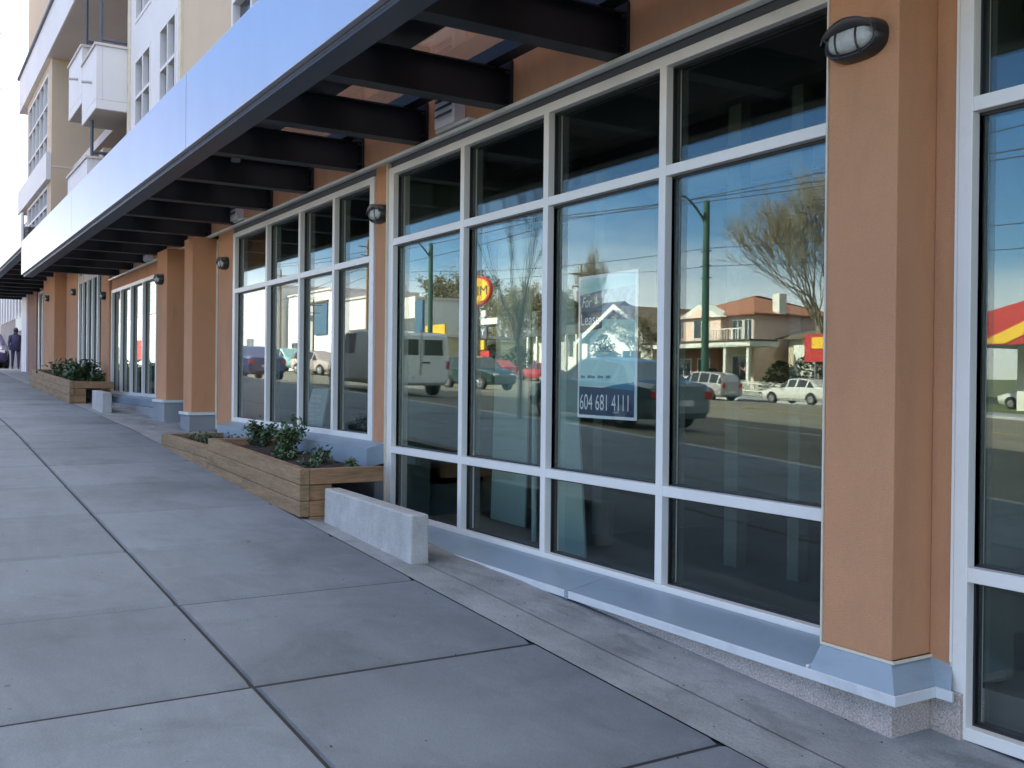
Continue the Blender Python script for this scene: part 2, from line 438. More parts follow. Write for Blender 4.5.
# flashing below main window and round the pillar
b = MB()
b.prism_x([(-.02, .375), (-.335, .315), (-.335, .300), (-.02, .30)], -8.48, -3.16)
b.prism_x([(-.257, .420), (-.335, .315), (-.335, .300), (-.2, .30)], -3.155, -2.775)
b.quad((-2.775, -.257, .420), (-2.775, -.335, .3151), (-2.70, -.335, .3151))
b.quad((-2.775, -.257, .420), (-2.70, -.335, .3151), (-2.70, -.065, .3151), (-2.775, 0, .420))
b.quad((-2.775, .0, .420), (-2.70, -.065, .3151), (-2.62, -.065, .3151), (-2.66, 0, .405))
part(b, 'sill_flashing', M_flash)
b = MB()
b.box(-8.48, -2.69, -.342, -.322, .268, .3145); b.box(-2.70, -2.69, -.322, -.06, .268, .3145); b.box(-2.69, -2.61, -.075, -.06, .268, .3145)
b.box(-3.175, -3.16, -.338, -.10, .3155, .33)
part(b, 'flashing_lip', M_lip, bevel=.003)

for x in (-7.3, -5.1):
    part(MB().prism_x([(-.03, .3755), (-.337, .3172), (-.346, .3172), (-.346, .266), (-.343, .266), (-.343, .3145), (-.335, .3145), (-.03, .374)], x, x + .035), 'flashing_seam', M_flash)
    for z0 in (.0,): part(MB().cyl((x + .017, -.347, .29), (0, 1, 0), .005, .004, 8), 'screw', M_vent)
part(MB().box(-2.669, -2.656, -.011, -.001, .42, 3.55), 'sealant_bead', M_frame)
# storefront windows ---------------------------------------------------------------
def window(x0, x1, z0, z1, mull, rails, jamb=.06, fw=.062, fd0=-.012, fd1=.11, sill=True, y=0.0, head=.065, bot=.055, name='storefront_window', glass=None, m=M_frame):
    b = MB()
    b.box(x0, x0 + jamb, y + fd0, y + fd1, z0, z1); b.box(x1 - jamb, x1, y + fd0, y + fd1, z0, z1)
    b.box(x0 + jamb, x1 - jamb, y + fd0, y + fd1, z1 - head, z1); b.box(x0 + jamb, x1 - jamb, y + fd0, y + fd1, z0, z0 + bot)
    xe = [x0 + jamb] + [q for mx in mull for q in (mx - fw / 2, mx + fw / 2)] + [x1 - jamb]
    for mx in mull: b.box(mx - fw / 2, mx + fw / 2, y + fd0 - .002, y + fd1 - .002, z0 + bot, z1 - head)
    for rz in rails:
        for k in range(0, len(xe), 2): b.box(xe[k], xe[k + 1], y + fd0 + .001, y + fd1 - .01, rz - fw / 2, rz + fw / 2)
    fr = part(b, name, m, bevel=.003 if x1 > -14 else 0)
    # gaskets
    g = MB()
    ze = [z0 + bot] + [q for r_ in rails for q in (r_ - fw / 2, r_ + fw / 2)] + [z1 - head]
    gw = .009
    p = MB()
    for k in range(0, len(xe), 2):
        for j in range(0, len(ze), 2):
            a, c, d, e = xe[k], xe[k + 1], ze[j], ze[j + 1]
            yy = y + WY - .012
            g.box(a, a + gw, yy, yy + .05, d, e); g.box(c - gw, c, yy, yy + .05, d, e); g.box(a + gw, c - gw, yy, yy + .05, d, d + gw); g.box(a + gw, c - gw, yy, yy + .05, e - gw * 1.6, e)
            p.box(a + gw, c - gw, y + WY, y + WY + .024, d + gw, e - gw * 1.6)
    g.build('gasket', M_black, fr)
    p.build('pane', glass or GL, fr)
    return fr
window(-8.48, -3.14, .355, 3.555, [-7.072, -5.858, -4.605], [2.868, .967], jamb=.10)
window(-2.655, 2.4, .105, 3.555, [-1.38, -.12, 1.14], [2.81, .81], jamb=.065)
window(-13.47, -8.82, 1.02, 3.545, [-12.04, -10.87, -9.84], [2.765], jamb=.10)
window(-22.33, -16.92, 1.24, 3.40, [-21.3, -20.3, -19.2, -18.1], [], jamb=.12)
window(-26.75, -23.3, 1.72, 4.2, [-26.1, -25.4, -24.7, -24.0], [], jamb=.12)
window(-34.8, -31.0, 1.72, 4.2, [-33.8, -32.9, -31.9], [], jamb=.16)
# wide white jamb between pier and main window
part(MB().box(-8.50, -8.48, -.03, .2, .30, 3.60), 'jamb_trim', M_caulk)
# flashings under the higher sills
for pf, x0, x1 in (([(-.012, 1.02), (-.20, .97), (-.20, .80), (-.19, .80), (.02, .84), (.02, 1.02)], -13.47, -8.50), ([(-.012, 1.24), (-.16, 1.20), (-.16, 1.09), (.02, 1.12), (.02, 1.24)], -22.36, -16.98),
    ([(-.012, 1.72), (-.20, 1.68), (-.20, 1.55), (.02, 1.6), (.02, 1.72)], -26.8, -23.25), ([(-.012, 1.72), (-.20, 1.68), (-.20, 1.55), (.02, 1.6), (.02, 1.72)], -34.9, -30.95)):
    part(MB().prism_x(pf, x0, x1), 'sill_flashing', M_flash)
part(MB().box(-22.5, -16.94, -.27, .0, .3, 1.085), 'plinth', M_slab2, bevel=.006)
part(MB().box(-13.46, -8.5, -.12, .0, .0, .79), 'plinth', M_slab, bevel=.006)

# recessed door between the two columns
b = MB(); b.box(-14.63, -14.22, .08, .16, .85, 3.6); b.box(-16.2, -15.1, .62, .70, .9, 3.6)
dr = part(b, 'door', M_caulk, bevel=.004)
MB().box(-14.45, -14.32, .06, .08, 1.0, 3.5).build('pane', M_winglass, dr)
MB().tube([(-15.9, .60, 1.9), (-15.9, .57, 1.9), (-15.9, .57, 2.1), (-15.9, .60, 2.1)], .012, 8).build('handle', M_black, dr)
part(MB().box(-16.2, -14.22, .12, .2, 3.3, 3.62), 'wall', M_orange)

# canopies -------------------------------------------------------------------------
def canopy(x0, x1, zb, beams, zt, joints):
    root = part(MB().box(x0, x1, -1.63, -1.485, zb - .012, zb + .0).box(x0, x1, -1.652, -1.63, zb - .012, zb + .30), 'canopy', M_edge)   # edge channel
    f = MB()
    js = [x0] + joints + [x1]
    for i in range(len(js) - 1): f.box(js[i] + .012, js[i + 1] - .012, -1.70, -1.655, zb + .028, zt)
    f.build('fascia_panel', M_fascia, root, bevel=.004)
    MB().box(x0, x1, -1.654, -1.645, zb + .01, zt - .01).build('fascia_backing', M_trimdark, root)
    for bx in beams:
        bb = MB(); bb.box(bx - .075, bx + .075, -1.62, -.03, zb + .033, zb + .048); bb.box(bx - .012, bx + .012, -1.62, -.03, zb + .048, zb + .30); bb.box(bx - .075, bx + .075, -1.62, -.03, zb + .30, zb + .312)
        bb.box(bx - .10, bx + .10, -.03, -.003, zb + .03, zb + .37)
        for dz in (.09, .28):
            for dx in (-.07, .07): bb.cyl((bx + dx, -.04, zb + dz), (0, 1, 0), .014, .04, 8)
        bb.build('beam', M_steel, root)
    p = MB()
    for yy in (-.16,): p.box(x0, x1, yy - .06, yy + .06, zb + .32, zb + .42)
    p.build('purlin', M_steel, root)
    d = MB()
    d.box(x0, x1, -1.10, -.72, zb + .40, zb + .44)
    d.build('deck', M_steel, root)
    g = MB(); g.box(x0 + .02, x1 - .02, -1.62, 0.0, zb + .445, zb + .457); g.build('glass_roof', GLC, root)
    # little floodlight under the canopy
    return root
BX = [-6.42 - 1.38 * k for k in range(-6, 12)]
c1 = canopy(-22.55, 6, 3.615, BX, 4.315, [-15.85, -9.12, -2.4, 4.3])
c2 = canopy(-39.5, -22.62, 4.19, [-23.5 - 1.38 * k for k in range(12)], 4.92, [-36, -29.3])
for jx_ in (-8.15, -10.5): MB().cyl((jx_, -.85, 3.93), (0, 0, 1), .05, .10, 12).build('junction_box', M_vent, c1)
# louvred vents in the header
for vx in (-7.23, -13.2, -18.6):
    b = MB(); b.box(vx - .17, vx + .17, -.10, .0, 3.68, 4.02); b.box(vx - .2, vx + .35, -.075, .0, 3.655, 3.68)
    v = part(b, 'vent_hood', M_ventpale, bevel=.003)
    s = MB()
    for k in range(4): s.hexa([(vx - .13, -.112, 3.76 + k * .06), (vx + .13, -.112, 3.76 + k * .06), (vx + .13, -.101, 3.785 + k * .06), (vx - .13, -.101, 3.785 + k * .06)], [(vx - .13, -.125, 3.763 + k * .06), (vx + .13, -.125, 3.763 + k * .06), (vx + .13, -.101, 3.79 + k * .06), (vx - .13, -.101, 3.79 + k * .06)])
    s.build('louvre', M_black, v)

# upper storeys ----------------------------------------------------------------------
TOP = 13.6
def holes_wall(x0, x1, z0, z1, holes, y0=0.0, y1=.3, m=M_beige, name='upper_wall'):
    # wall in x-z with rectangular openings: cut into boxes
    b = MB(); xs_ = sorted({x0, x1, *[h for H in holes for h in H[:2]]}); zs_ = sorted({z0, z1, *[h for H in holes for h in H[2:]]})
    for i in range(len(xs_) - 1):
        run = None
        for j in range(len(zs_) - 1):
            cx = (xs_[i] + xs_[i + 1]) / 2; cz = (zs_[j] + zs_[j + 1]) / 2
            op = any(H[0] < cx < H[1] and H[2] < cz < H[3] for H in holes)
            if not op:
                if run is None: run = zs_[j]
                end = zs_[j + 1]
            if (op or j == len(zs_) - 2) and run is not None:
                b.box(xs_[i], xs_[i + 1], y0, y1, run, end); run = None
    return part(b, name, m)
def upwin(x0, x1, z0, z1, y=0.0, nx=2, nz=3, fw=.07):
    b = MB(); d0, d1 = y - .012, y + .09
    b.box(x0, x0 + fw, d0, d1, z0, z1); b.box(x1 - fw, x1, d0, d1, z0, z1); b.box(x0 + fw, x1 - fw, d0, d1, z1 - fw, z1); b.box(x0 + fw, x1 - fw, d0, d1, z0, z0 + fw)
    for k in range(1, nx): xx = x0 + (x1 - x0) * k / nx; b.box(xx - .03, xx + .03, d0 + .002, d1, z0 + fw, z1 - fw)
    for k in range(1, nz): zz = z0 + (z1 - z0) * k / nz; b.box(x0 + fw, x1 - fw, d0 + .004, d1 - .002, zz - .03, zz + .03)
    w = part(b, 'upper_window', M_cream)
    MB().box(x0 + .02, x1 - .02, y + .09, y + .10, z0 + .02, z1 - .02).build('pane', M_winglass, w)
    cu = MB(); n = 8
    cu.box(x0 + .1, x0 + (x1 - x0) * .3, y + .22, y + .24, z0 + .1, z1 - .1); cu.build('curtain', M_board, w)
    return w
# bay A: beige wall, x -16.4 .. 8
ha = [(-13.65, -11.9, 5.3, 6.75), (-13.65, -11.9, 8.0, 9.5), (-9, -7.2, 5.3, 6.75), (-4, -2.2, 5.3, 6.75), (1, 3, 5.3, 6.75)]
holes_wall(-16.38, 8, 5.2, TOP, ha)
for h in ha: upwin(*h)
# cream trim beside the panel bay
part(MB().box(-16.55, -16.38, -.04, .3, 4.7, TOP), 'corner_trim', M_caulk)
# bay B: white panels with windows
hb = [(-17.95, -16.75, 5.4, 7.6), (-20.0, -18.65, 5.4, 7.6), (-17.95, -16.75, 8.3, 10.2), (-20.0, -18.65, 8.3, 10.2), (-17.95, -16.75, 10.9, 12.6), (-20.0, -18.65, 10.9, 12.6)]
holes_wall(-20.4, -16.55, 4.7, TOP, hb, -.02, .28, M_cream)
for h in hb: upwin(*h, y=-.02)
part(MB().box(-20.62, -20.4, -.05, .3, 4.7, TOP), 'corner_trim', M_caulk)
# recessed wall with balconies, x -28 .. -20.6
part(MB().box(-28, -20.4, 1.6, 1.9, 4.7, TOP), 'upper_wall', M_beige)
part(MB().box(-20.62, -20.42, .3, 1.6, 4.7, TOP), 'upper_wall', M_beige)
for zf in (4.05, 6.98):
    part(MB().box(-28, -20.4, .0, 1.6, zf - .2, zf), 'balcony_floor', M_soffit)
for x0, zf in ((-26.5, 4.3), (-26.5, 7.3), (-23.2, 7.3), (-23.2, 4.3)):
    w = upwin(x0, x0 + 1.9, zf, zf + 2.1, y=1.5, nx=2, nz=1)
def balcony(x0, x1, zb, zt, y0=-.62, y1=0.0):
    b = MB(); t = .12
    b.box(x0, x1, y0, y1, zb, zb + .18)
    b.box(x0, x1, y0, y0 + t, zb + .18, zt); b.box(x1 - t, x1, y0 + t, y1, zb + .18, zt); b.box(x0, x0 + t, y0 + t, y1, zb + .18, zt)
    r = part(b, 'balcony', M_cream, bevel=.01)
    c = MB(); c.box(x0 - .03, x1 + .03, y0 - .03, y0 + t + .02, zt, zt + .05); c.box(x1 - t - .02, x1 + .03, y0 + t + .02, y1, zt, zt + .05)
    c.build('coping', M_soffit, r)
    MB().box(x0 + .02, x1 - .02, y0 + .02, y1, zb - .006, zb - .001).build('soffit', M_soffit, r)
    MB().tube([(x1 - .5, y0, zb + .62), (x1 - .5, y0 - .18, zb + .60)], .03, 8).build('scupper', M_vent, r)
    rl = MB(); rl.tube([(x1 - .06, y0 + .1, zt), (x1 - .06, y0 + .1, zt + 1.7)], .035, 6); rl.tube([(x1 - .06, y0 + .1, zt + .14), (x1 - .06, y1, zt + .14)], .035, 6)
    rl.build('post', M_trimdark, r)
    return r
balcony(-22.3, -20.63, 6.76, 7.98)
balcony(-24.15, -22.36, 7.25, 8.42)
balcony(-24.2, -21.6, 4.7, 5.98)
# clothes rack and air-conditioning unit on the lowest balcony
b = MB(); b.box(-22.2, -21.7, -.3, 0, 5.98, 6.25); b.build('air_conditioner', M_beige, label='small beige air conditioner unit standing on the lowest visible balcony', cat='air conditioner')
# top terrace slab with white fascia
b = MB(); b.box(-34.6, -20.63, -.62, -.505, 9.72, 10.75); b.box(-34.6, -33.42, -.50, .6, 9.72, 9.9)
r = part(b, 'terrace_parapet', M_cream)
MB().box(-27.94, -20.63, -.60, 1.58, 9.70, 9.712).build('soffit', M_soffit, r)
MB().box(-34.65, -20.63, -.68, -.44, 10.751, 10.82).build('coping', M_trimdark, r)
# bay C: projecting wing
hc = [(-33.0, -28.6, 4.6, 6.55), (-33.0, -28.6, 7.1, 9.5)]
holes_wall(-33.4, -27.95, 4.9, TOP - .4, [(a, c, d if d > 4.9 else 5.0, e) for a, c, d, e in hc], -.5, -.2, M_beige)
part(MB().box(-28.25, -27.95, -.2, 1.8, 4.9, TOP - .4), 'upper_wall', M_beige)
part(MB().box(-28.0, -27.94, -.52, 1.6, 6.93, 6.97), 'belt_course', M_soffit)
for a, c, d, e in hc: upwin(a, c, max(d, 5.0), e, y=-.5, nx=5, nz=3)
# eaves and recess beyond
b = MB(); b.box(-34.8, -27.96, -.62, -.505, 6.60, 7.30); b.box(-34.8, -33.42, -.50, .6, 6.60, 6.75); part(b, 'balcony', M_cream)
part(MB().box(-38.5, -33.4, .6, .9, 4.9, TOP - .6), 'upper_wall', M_beige)
for zf in (5.0, 7.3): upwin(-36.5, -34.3, zf + .1, zf + 1.9, y=.5, nx=3, nz=1)
part(MB().box(-34.0, -32.4, .2, 1.6, 13.0, 14.6).box(-36.0, -33.9, .2, 1.6, 11.5, 14.0), 'chimney', M_brown)
# shell: end walls, back wall, slabs, roof
b = MB()
b.box(8, 8.3, 0, 14, -.6, TOP); b.box(-38.8, -38.5, .6, 14, 0, TOP - .6); b.box(-38.5, 8, 13.7, 14, -.3, TOP)
part(b, 'upper_wall', M_beige)
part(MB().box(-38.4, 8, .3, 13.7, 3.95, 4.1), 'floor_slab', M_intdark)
part(MB().box(-27.9, 8, .3, 13.7, TOP - .3, TOP - .1).box(-38.4, -27.9, 1.9, 13.7, TOP - .7, TOP - .5), 'roof', M_vent)
part(MB().box(-22.3, 8, .3, .32, 5.2, TOP - .3), 'inner_lining', M_intdark)

# interior of the shop behind the glass
for q6 in ((-8.6, 8, .14, 8, .15, .30), (-13.4, -8.6, .4, 8, .6, .80), (-22.3, -16.3, .4, 8, .9, 1.1), (-38, -22.4, .4, 8, 1.2, 1.4)): part(MB().box(*q6), 'interior_floor', M_intfloor)
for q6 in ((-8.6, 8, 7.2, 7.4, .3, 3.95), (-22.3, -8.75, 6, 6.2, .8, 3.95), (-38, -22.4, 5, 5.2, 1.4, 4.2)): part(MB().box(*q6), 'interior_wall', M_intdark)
for q6 in ((-8.75, -8.6, .4, 7.2, .3, 3.95), (-6.98, -6.85, 1.25, 4.5, .3, 3.4), (-3.3, -3.1, .5, 7.2, .3, 3.95), (-13.6, -13.45, .45, 6, .8, 3.95), (-16.9, -16.75, .75, 6, .8, 3.95), (-22.4, -22.3, .45, 6, 1, 3.95)):
    part(MB().box(*q6), 'interior_wall', M_int)
b = MB()
for k in range(6): b.box(-8.6, 8, 1.1 + k * 1.15, 1.3 + k * 1.15, 3.6, 3.94)
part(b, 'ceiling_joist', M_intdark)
b = MB(); b.tube([(-8.5, 1.8, 3.35), (7.5, 1.8, 3.35)], .16, 12); b.tube([(-8.5, 3.4, 3.25), (7.5, 3.4, 3.25)], .05, 8); b.tube([(-6.0, 1.8, 3.35), (-6.0, 5.8, 3.35)], .12, 10)
part(b, 'duct', M_duct, smooth=True)
# low concrete sill curb inside the shop
part(MB().box(-8.4, -2.8, .14, .26, .30, .345), 'interior_sill', M_slab2)

# ------------------------------------------------------------------ things at the shopfront
def wall_lamp(loc, label):
    r = local_empty('wall_lamp', label, 'wall lamp', 'oval bulkhead lamps along the shopfronts')
    def oval(w, h, n=32):
        pts = []
        for i in range(n):
            a = 2 * math.pi * i / n; c, s_ = math.cos(a), math.sin(a)
            pts.append((w * math.copysign(abs(c) ** .75, c), h * math.copysign(abs(s_) ** .8, s_)))
        return pts
    def loft(rings):
        b = MB(); n = 32
        for (w, h, y) in rings: b.v += [(x, y, z) for x, z in oval(w, h)]
        for k in range(len(rings) - 1):
            for j in range(n):
                a = k * n + j; c = k * n + (j + 1) % n
                b.f.append((a, c, c + n, a + n)); b.mi.append(0)
        b.f.append(tuple(range((len(rings) - 1) * n, len(rings) * n))); b.mi.append(0)
        return b
    base = loft([(.17, .092, 0), (.17, .092, -.035), (.165, .088, -.05), (.16, .083, -.075), (.148, .072, -.082), (.142, .066, -.07)])
    base.build('housing', M_black, r, smooth=True)
    loft([(.140, .064, -.05), (.135, .060, -.075), (.11, .048, -.10), (.05, .02, -.11)]).build('lens', M_lens, r, smooth=True)
    for t in (-.062, .062):
        pts = [(t, -.110 + .04 * (abs(z) / .085) ** 2, z) for z in [-.08 + .16 * k / 10 for k in range(11)]]
        MB().tube(pts, .006, 6).build('guard_bar', M_black, r)
    # eyelid hood over the upper half
    h = MB(); n = 16
    for k in range(n + 1):
        a = math.pi * k / n; x = .166 * math.cos(a); z = .094 * math.sin(a)
        h.v += [(x, -.02, z), (x * .99, -.125 + .02 * abs(math.cos(a)), z * .93), (x * .93, -.125 + .02 * abs(math.cos(a)), z * .85), (x * .90, -.118 + .02 * abs(math.cos(a)), z * .12 + .024), (x * .88, -.10, z * .10 + .022)]
    for k in range(n):
        for j in range(5):
            a = k * 5 + j; c = k * 5 + (j + 1) % 5
            h.f.append((a, a + 5, c + 5, c)); h.mi.append(0)
    h.build('hood', M_black, r, smooth=True)
    r.location = loc; r.scale = (.88, .95, .95)
    return r
L0 = wall_lamp((-2.975, -.257, 3.135), 'black oval bulkhead lamp with ribbed lens, on the big orange pillar nearest the viewer')
for loc, lab in (((-8.655, 0, 3.16), 'black bulkhead lamp on the narrow orange pier between the two near windows'),
                 ((-13.83, 0, 3.18), 'black bulkhead lamp on the orange pier right of the recessed door'),
                 ((-16.55, -.257, 3.16), 'black bulkhead lamp on the orange column left of the recessed door'),
                 ((-22.85, -.05, 3.32), 'black bulkhead lamp on the pier beside the narrow four-pane window'),
                 ((-27.2, -.02, 3.7), 'small distant bulkhead lamp on orange wall beyond the far planter'),
                 ((-29.9, -.30, 3.7), 'farthest small bulkhead lamp on the orange column near the end')):
    c = copy_tree(L0); c.location = loc; c['label'] = lab

# poster behind the glass
def text_into(parent, txt, x, z, h, m, y, name='lettering', width=None, mirror=1, shear=0, rot=0, depth=.001, axis=1):
    cu = bpy.data.curves.new('tx', 'FONT'); cu.body = txt; cu.size = 1; cu.extrude = 0.0; cu.shear = shear
    to = bpy.data.objects.new('tx', cu); COL.objects.link(to)
    dg = bpy.context.evaluated_depsgraph_get(); me = bpy.data.meshes.new_from_object(to.evaluated_get(dg))
    xs_ = [v.co.x for v in me.vertices]; zs_ = [v.co.y for v in me.vertices]
    w0 = max(xs_) - min(xs_); h0 = max(zs_) - min(zs_); mx = min(xs_); mz = min(zs_)
    sx = (width / w0) if width else h / h0
    o3 = ORG[parent.name]
    for v in me.vertices:
        px = (v.co.x - mx) * sx; pz = (v.co.y - mz) * h / h0
        v.co = Vector((x + px * mirror - o3[0], y - o3[1], z + pz - o3[2]))
    me.materials.clear(); me.materials.append(m)
    bpy.data.objects.remove(to); bpy.data.curves.remove(cu)
    o = bpy.data.objects.new(name, me); COL.objects.link(o); o.parent = parent; ORG[o.name] = o3
    return o
M_pteal = mat('poster_pale', (.50, .78, .76), .5, .05, 3)
M_pnavy = mat('poster_navy', (.012, .045, .12), .4, .05, 3)
M_pblue = mat('poster_blue', (.03, .20, .34), .4, .05, 3)
M_pslate = mat('poster_slate', (.10, .15, .24), .4, .2, 8)
M_pwhite = mat('poster_white', (.86, .88, .90), .5, .03, 3)
M_pphoto = mat('poster_photo', (.28, .38, .50), .4, .5, 22)
PX0, PX1, PZ0, PZ1 = -5.59, -4.95, 1.367, 2.325
PS = empty('lease_poster', ((PX0 + PX1) / 2, .10, PZ0), 'pale teal lease poster with dark blue phone number band inside the main window', 'poster')
MB().box(PX0, PX1, .090, .095, PZ0, PZ1).build('sheet', M_pwhite, PS)
e = .022
b = MB(); b.box(PX0 + e, PX1 - e, .0885, .0898, PZ0 + .215, PZ1 - e); b.build('field', M_pteal, PS)
b = MB(); b.prism_y([(PX0 + e, PZ0 + .02), (PX1 - e, PZ0 + .02), (PX1 - e, PZ0 + .232), (PX0 + e + .25, PZ0 + .205), (PX0 + e, PZ0 + .213)], .0865, .0878); b.build('phone_band', M_pnavy, PS)
b = MB(); b.prism_y([(PX0 + .30, PZ0 + .207), (PX1 - e, PZ0 + .19), (PX1 - e, PZ0 + .245), (PX0 + .42, PZ0 + .225)], .0855, .0862); b.build('swoosh', M_pblue, PS)
b = MB(); b.prism_y([(PX0 + e, PZ0 + .575), (PX0 + .27, PZ0 + .60), (PX0 + .27, PZ0 + .72), (PX0 + e, PZ0 + .72)], .0865, .0878); b.build('title_box', M_pnavy, PS)
b = MB(); b.prism_y([(PX0 + e, PZ0 + .7205), (PX0 + .27, PZ0 + .7205), (PX0 + .27, PZ0 + .85), (PX0 + e, PZ0 + .83)], .0865, .0878); b.build('title_box', M_pslate, PS)
b = MB(); b.prism_y([(PX0 + .275, PZ0 + .66), (PX1 - e, PZ0 + .64), (PX1 - e, PZ0 + .86), (PX0 + .275, PZ0 + .85)], .0865, .0878); b.build('photo_panel', M_pphoto, PS)
text_into(PS, '604 681 4111', PX0 + .035, PZ0 + .055, .105, M_pwhite, .0845, width=.53)
text_into(PS, 'Lease', PX0 + .04, PZ0 + .625, .075, M_pwhite, .0845, width=.205)
text_into(PS, 'For', PX0 + .05, PZ0 + .745, .07, M_pwhite, .0845, width=.11, shear=.3)
text_into(PS, 'Sutton', PX0 + .24, PZ0 + .44, .055, M_pblue, .0845, width=.19)
b = MB(); xx = PX0 + .045
for w in (.055, .095, .07, .055):
    n = int(w / .012)
    for k in range(n): b.box(xx + k * .012, xx + k * .012 + .008, .084, .0855, PZ0 + .268, PZ0 + .268 + rnd.choice((.014, .018, .018)))
    xx += w + .02
b.build('small_print', M_pblue, PS)

# interior things
b = MB(); b.hexa([(-6.62, .50, .30), (-6.02, .48, .30), (-6.02, .50, .30), (-6.62, .52, .30)], [(-6.85, .62, 2.5), (-6.40, .60, 2.5), (-6.40, .62, 2.5), (-6.85, .64, 2.5)])
b.build('leaning_board', M_board, label='pale green drywall sheet leaning upright behind the pane with the lease poster', cat='board', bevel=.003)
b = MB(); b.hexa([(-8.15, .92, .30), (-7.52, .90, .30), (-7.52, .92, .30), (-8.15, .94, .30)], [(-8.15, .98, 2.9), (-7.52, .96, 2.9), (-7.52, .98, 2.9), (-8.15, 1.0, 2.9)])
b.build('leaning_board', M_board, label='wide pale sheet leaning inside behind the second pane of the main window', cat='board', bevel=.003)
b = MB(); b.tube([(-6.82, .55, .3), (-7.15, .75, 2.2)], .024, 8); b.build('leaning_pole', M_board, label='thin pale pipe leaning inside left of the lease poster pane', cat='pole')
for x0, w, y, lab in ((-5.32, .13, 1.2, 'pale upright post inside behind the pane right of the poster'), (-4.72, .10, 1.2, 'second pale upright post inside, nearer the big orange pillar')):
    MB().box(x0, x0 + w, y, y + .10, .30, 3.6).build('interior_post', M_int, label=lab, cat='post', bevel=.004)
b = MB()
pts = [(-2.45, 3.02), (-2.20, 3.0), (-2.13, 3.25), (-2.17, 3.5), (-2.46, 3.5)]
b.prism_y(pts, .16, .163); b.build('paper_sheet', M_paper, label='cream paper taped inside the top pane right of the big pillar', cat='paper')
# sandwich board inside window two
r = empty('sandwich_board', (-11.95, .72, .8), 'pale lettered sandwich board standing inside the second window above the planter', 'sign board')
for y0, y1, nm in ((.50, .66, 'front_panel'), (.92, .69, 'back_panel')):
    b = MB(); b.hexa([(-12.27, y0, .8), (-11.58, y0, .8), (-11.58, y0 + .02, .8), (-12.27, y0 + .02, .8)], [(-12.20, y1, 1.48), (-11.66, y1, 1.48), (-11.66, y1 + .02, 1.48), (-12.20, y1 + .02, 1.48)])
    b.build(nm, M_board, r)
t = MB()
for k in range(8):
    z = .98 + k * .055; yy = .50 + (z - .8) / .68 * .16 - .003
    w = rnd.uniform(.3, .42); t.box(-12.15, -12.15 + w, yy - .003, yy, z, z + (.02 if k < 6 else .035))
t.build('printed_lines', M_vent, r)

# concrete blocks
def block(x0, x1, y0, y1, h, label, group='low concrete kerb blocks'):
    b = MB(); n = 6
    zs_ = lambda x: gz(x, y0) - .05
    b.hexa([(x0, y0, zs_(x0)), (x1, y0, zs_(x1)), (x1, y1, zs_(x1)), (x0, y1, zs_(x0))], [(x0, y0 + .004, gz(x0, 0) + h[0]), (x1, y0 + .004, gz(x1, 0) + h[1]), (x1, y1 - .004, gz(x1, 0) + h[1]), (x0, y1 - .004, gz(x0, 0) + h[0])])
    return b.build('concrete_block', M_block, label=label, cat='concrete block', group=group, bevel=.012)
block(-7.95, -6.30, -.82, -.675, (.265, .335), 'long low pale concrete block at the near end of the near planter')
block(-19.25, -18.2, -.86, -.70, (.33, .34), 'short pale concrete block beside the far planter')

# planters of stacked timbers, their courses running with the slope
def planter(x1, y0, y1, label, runs, crumb=.0):
    # runs: (x near, x far, top near, top far)
    xf = runs[-1][1]
    r = empty('planter_box', ((x1 + xf) / 2, (y0 + y1) / 2, gz(x1, 0)), label, 'planter', 'timber planters against the shopfronts')
    th = .135; t = .09
    for (xa, xb, ta, tb) in runs:
        k = 0
        while k < 5:
            a1, b1 = ta - k * th, tb - k * th; ga, gb = gz(xa, 0) - .05, gz(xb, 0) - .05
            if a1 < ga + .06: break
            a0, b0 = max(a1 - th, ga), max(b1 - th, gb)
            if b1 < b0 + .02: b1 = b0 + .02
            j = rnd.uniform(0, .006); e0 = rnd.uniform(.001, .005)
            MB().hexa([(xb + e0, y0 + j, b0 + .002), (xa - e0, y0 + j, a0 + .002), (xa - e0, y0 + t, a0 + .002), (xb + e0, y0 + t, b0 + .002)],
                      [(xb + e0, y0 + j, b1 - .002), (xa - e0, y0 + j, a1 - .002), (xa - e0, y0 + t, a1 - .002), (xb + e0, y0 + t, b1 - .002)]).build('timber', M_wood, r, bevel=.006)
            k += 1
    z = runs[0][2]; zb = gz(x1, 0) - .06; k = 0
    while z > zb + .02:
        zlo = max(z - th, zb); yb = y1 if k == 0 else y0 + .30; ins = .022 if k == 1 else 0
        MB().box(x1 - t - ins, x1 - .006 - ins, y0 + t + .002, yb, zlo + .002, z - .002).build('timber', M_wood2, r, bevel=.006)
        z = zlo; k += 1
    so = MB()
    for (xa, xb, ta, tb) in runs:
        nx = max(3, int((xa - xb) / .12)); ny = 8
        xa2 = xa - (t if xa == x1 else 0)
        H = [[ta + (tb - ta) * i / nx - .075 + rnd.uniform(-.022, .03) for j in range(ny + 1)] for i in range(nx + 1)]
        for i in range(nx):
            for j in range(ny):
                so.quad(*[(xa2 + (xb - xa2) * ii / nx, y0 + t * .9 + (y1 - y0 - t * .9) * jj / ny, H[ii][jj]) for (ii, jj) in ((i, j), (i, j + 1), (i + 1, j + 1), (i + 1, j))])
    so.build('soil', M_soil, r, smooth=True)
    MB().box(xf - t, xf - .004, y0, y1, gz(xf, 0) - .1, runs[-1][3]).build('timber', M_wood, r, bevel=.006)
    if len(runs) > 1: MB().box(runs[1][0] - .001, runs[1][0] + t, y0 + t + .004, y1, runs[1][2] - .1, runs[0][3] - .006).build('timber', M_wood2, r, bevel=.006)
    return r
planter(-8.05, -1.0, -.23, 'long stepped timber planter with dark soil and small shrubs under the second window', [(-8.05, -10.95, .848, .951), (-10.96, -13.05, .862, .886)])
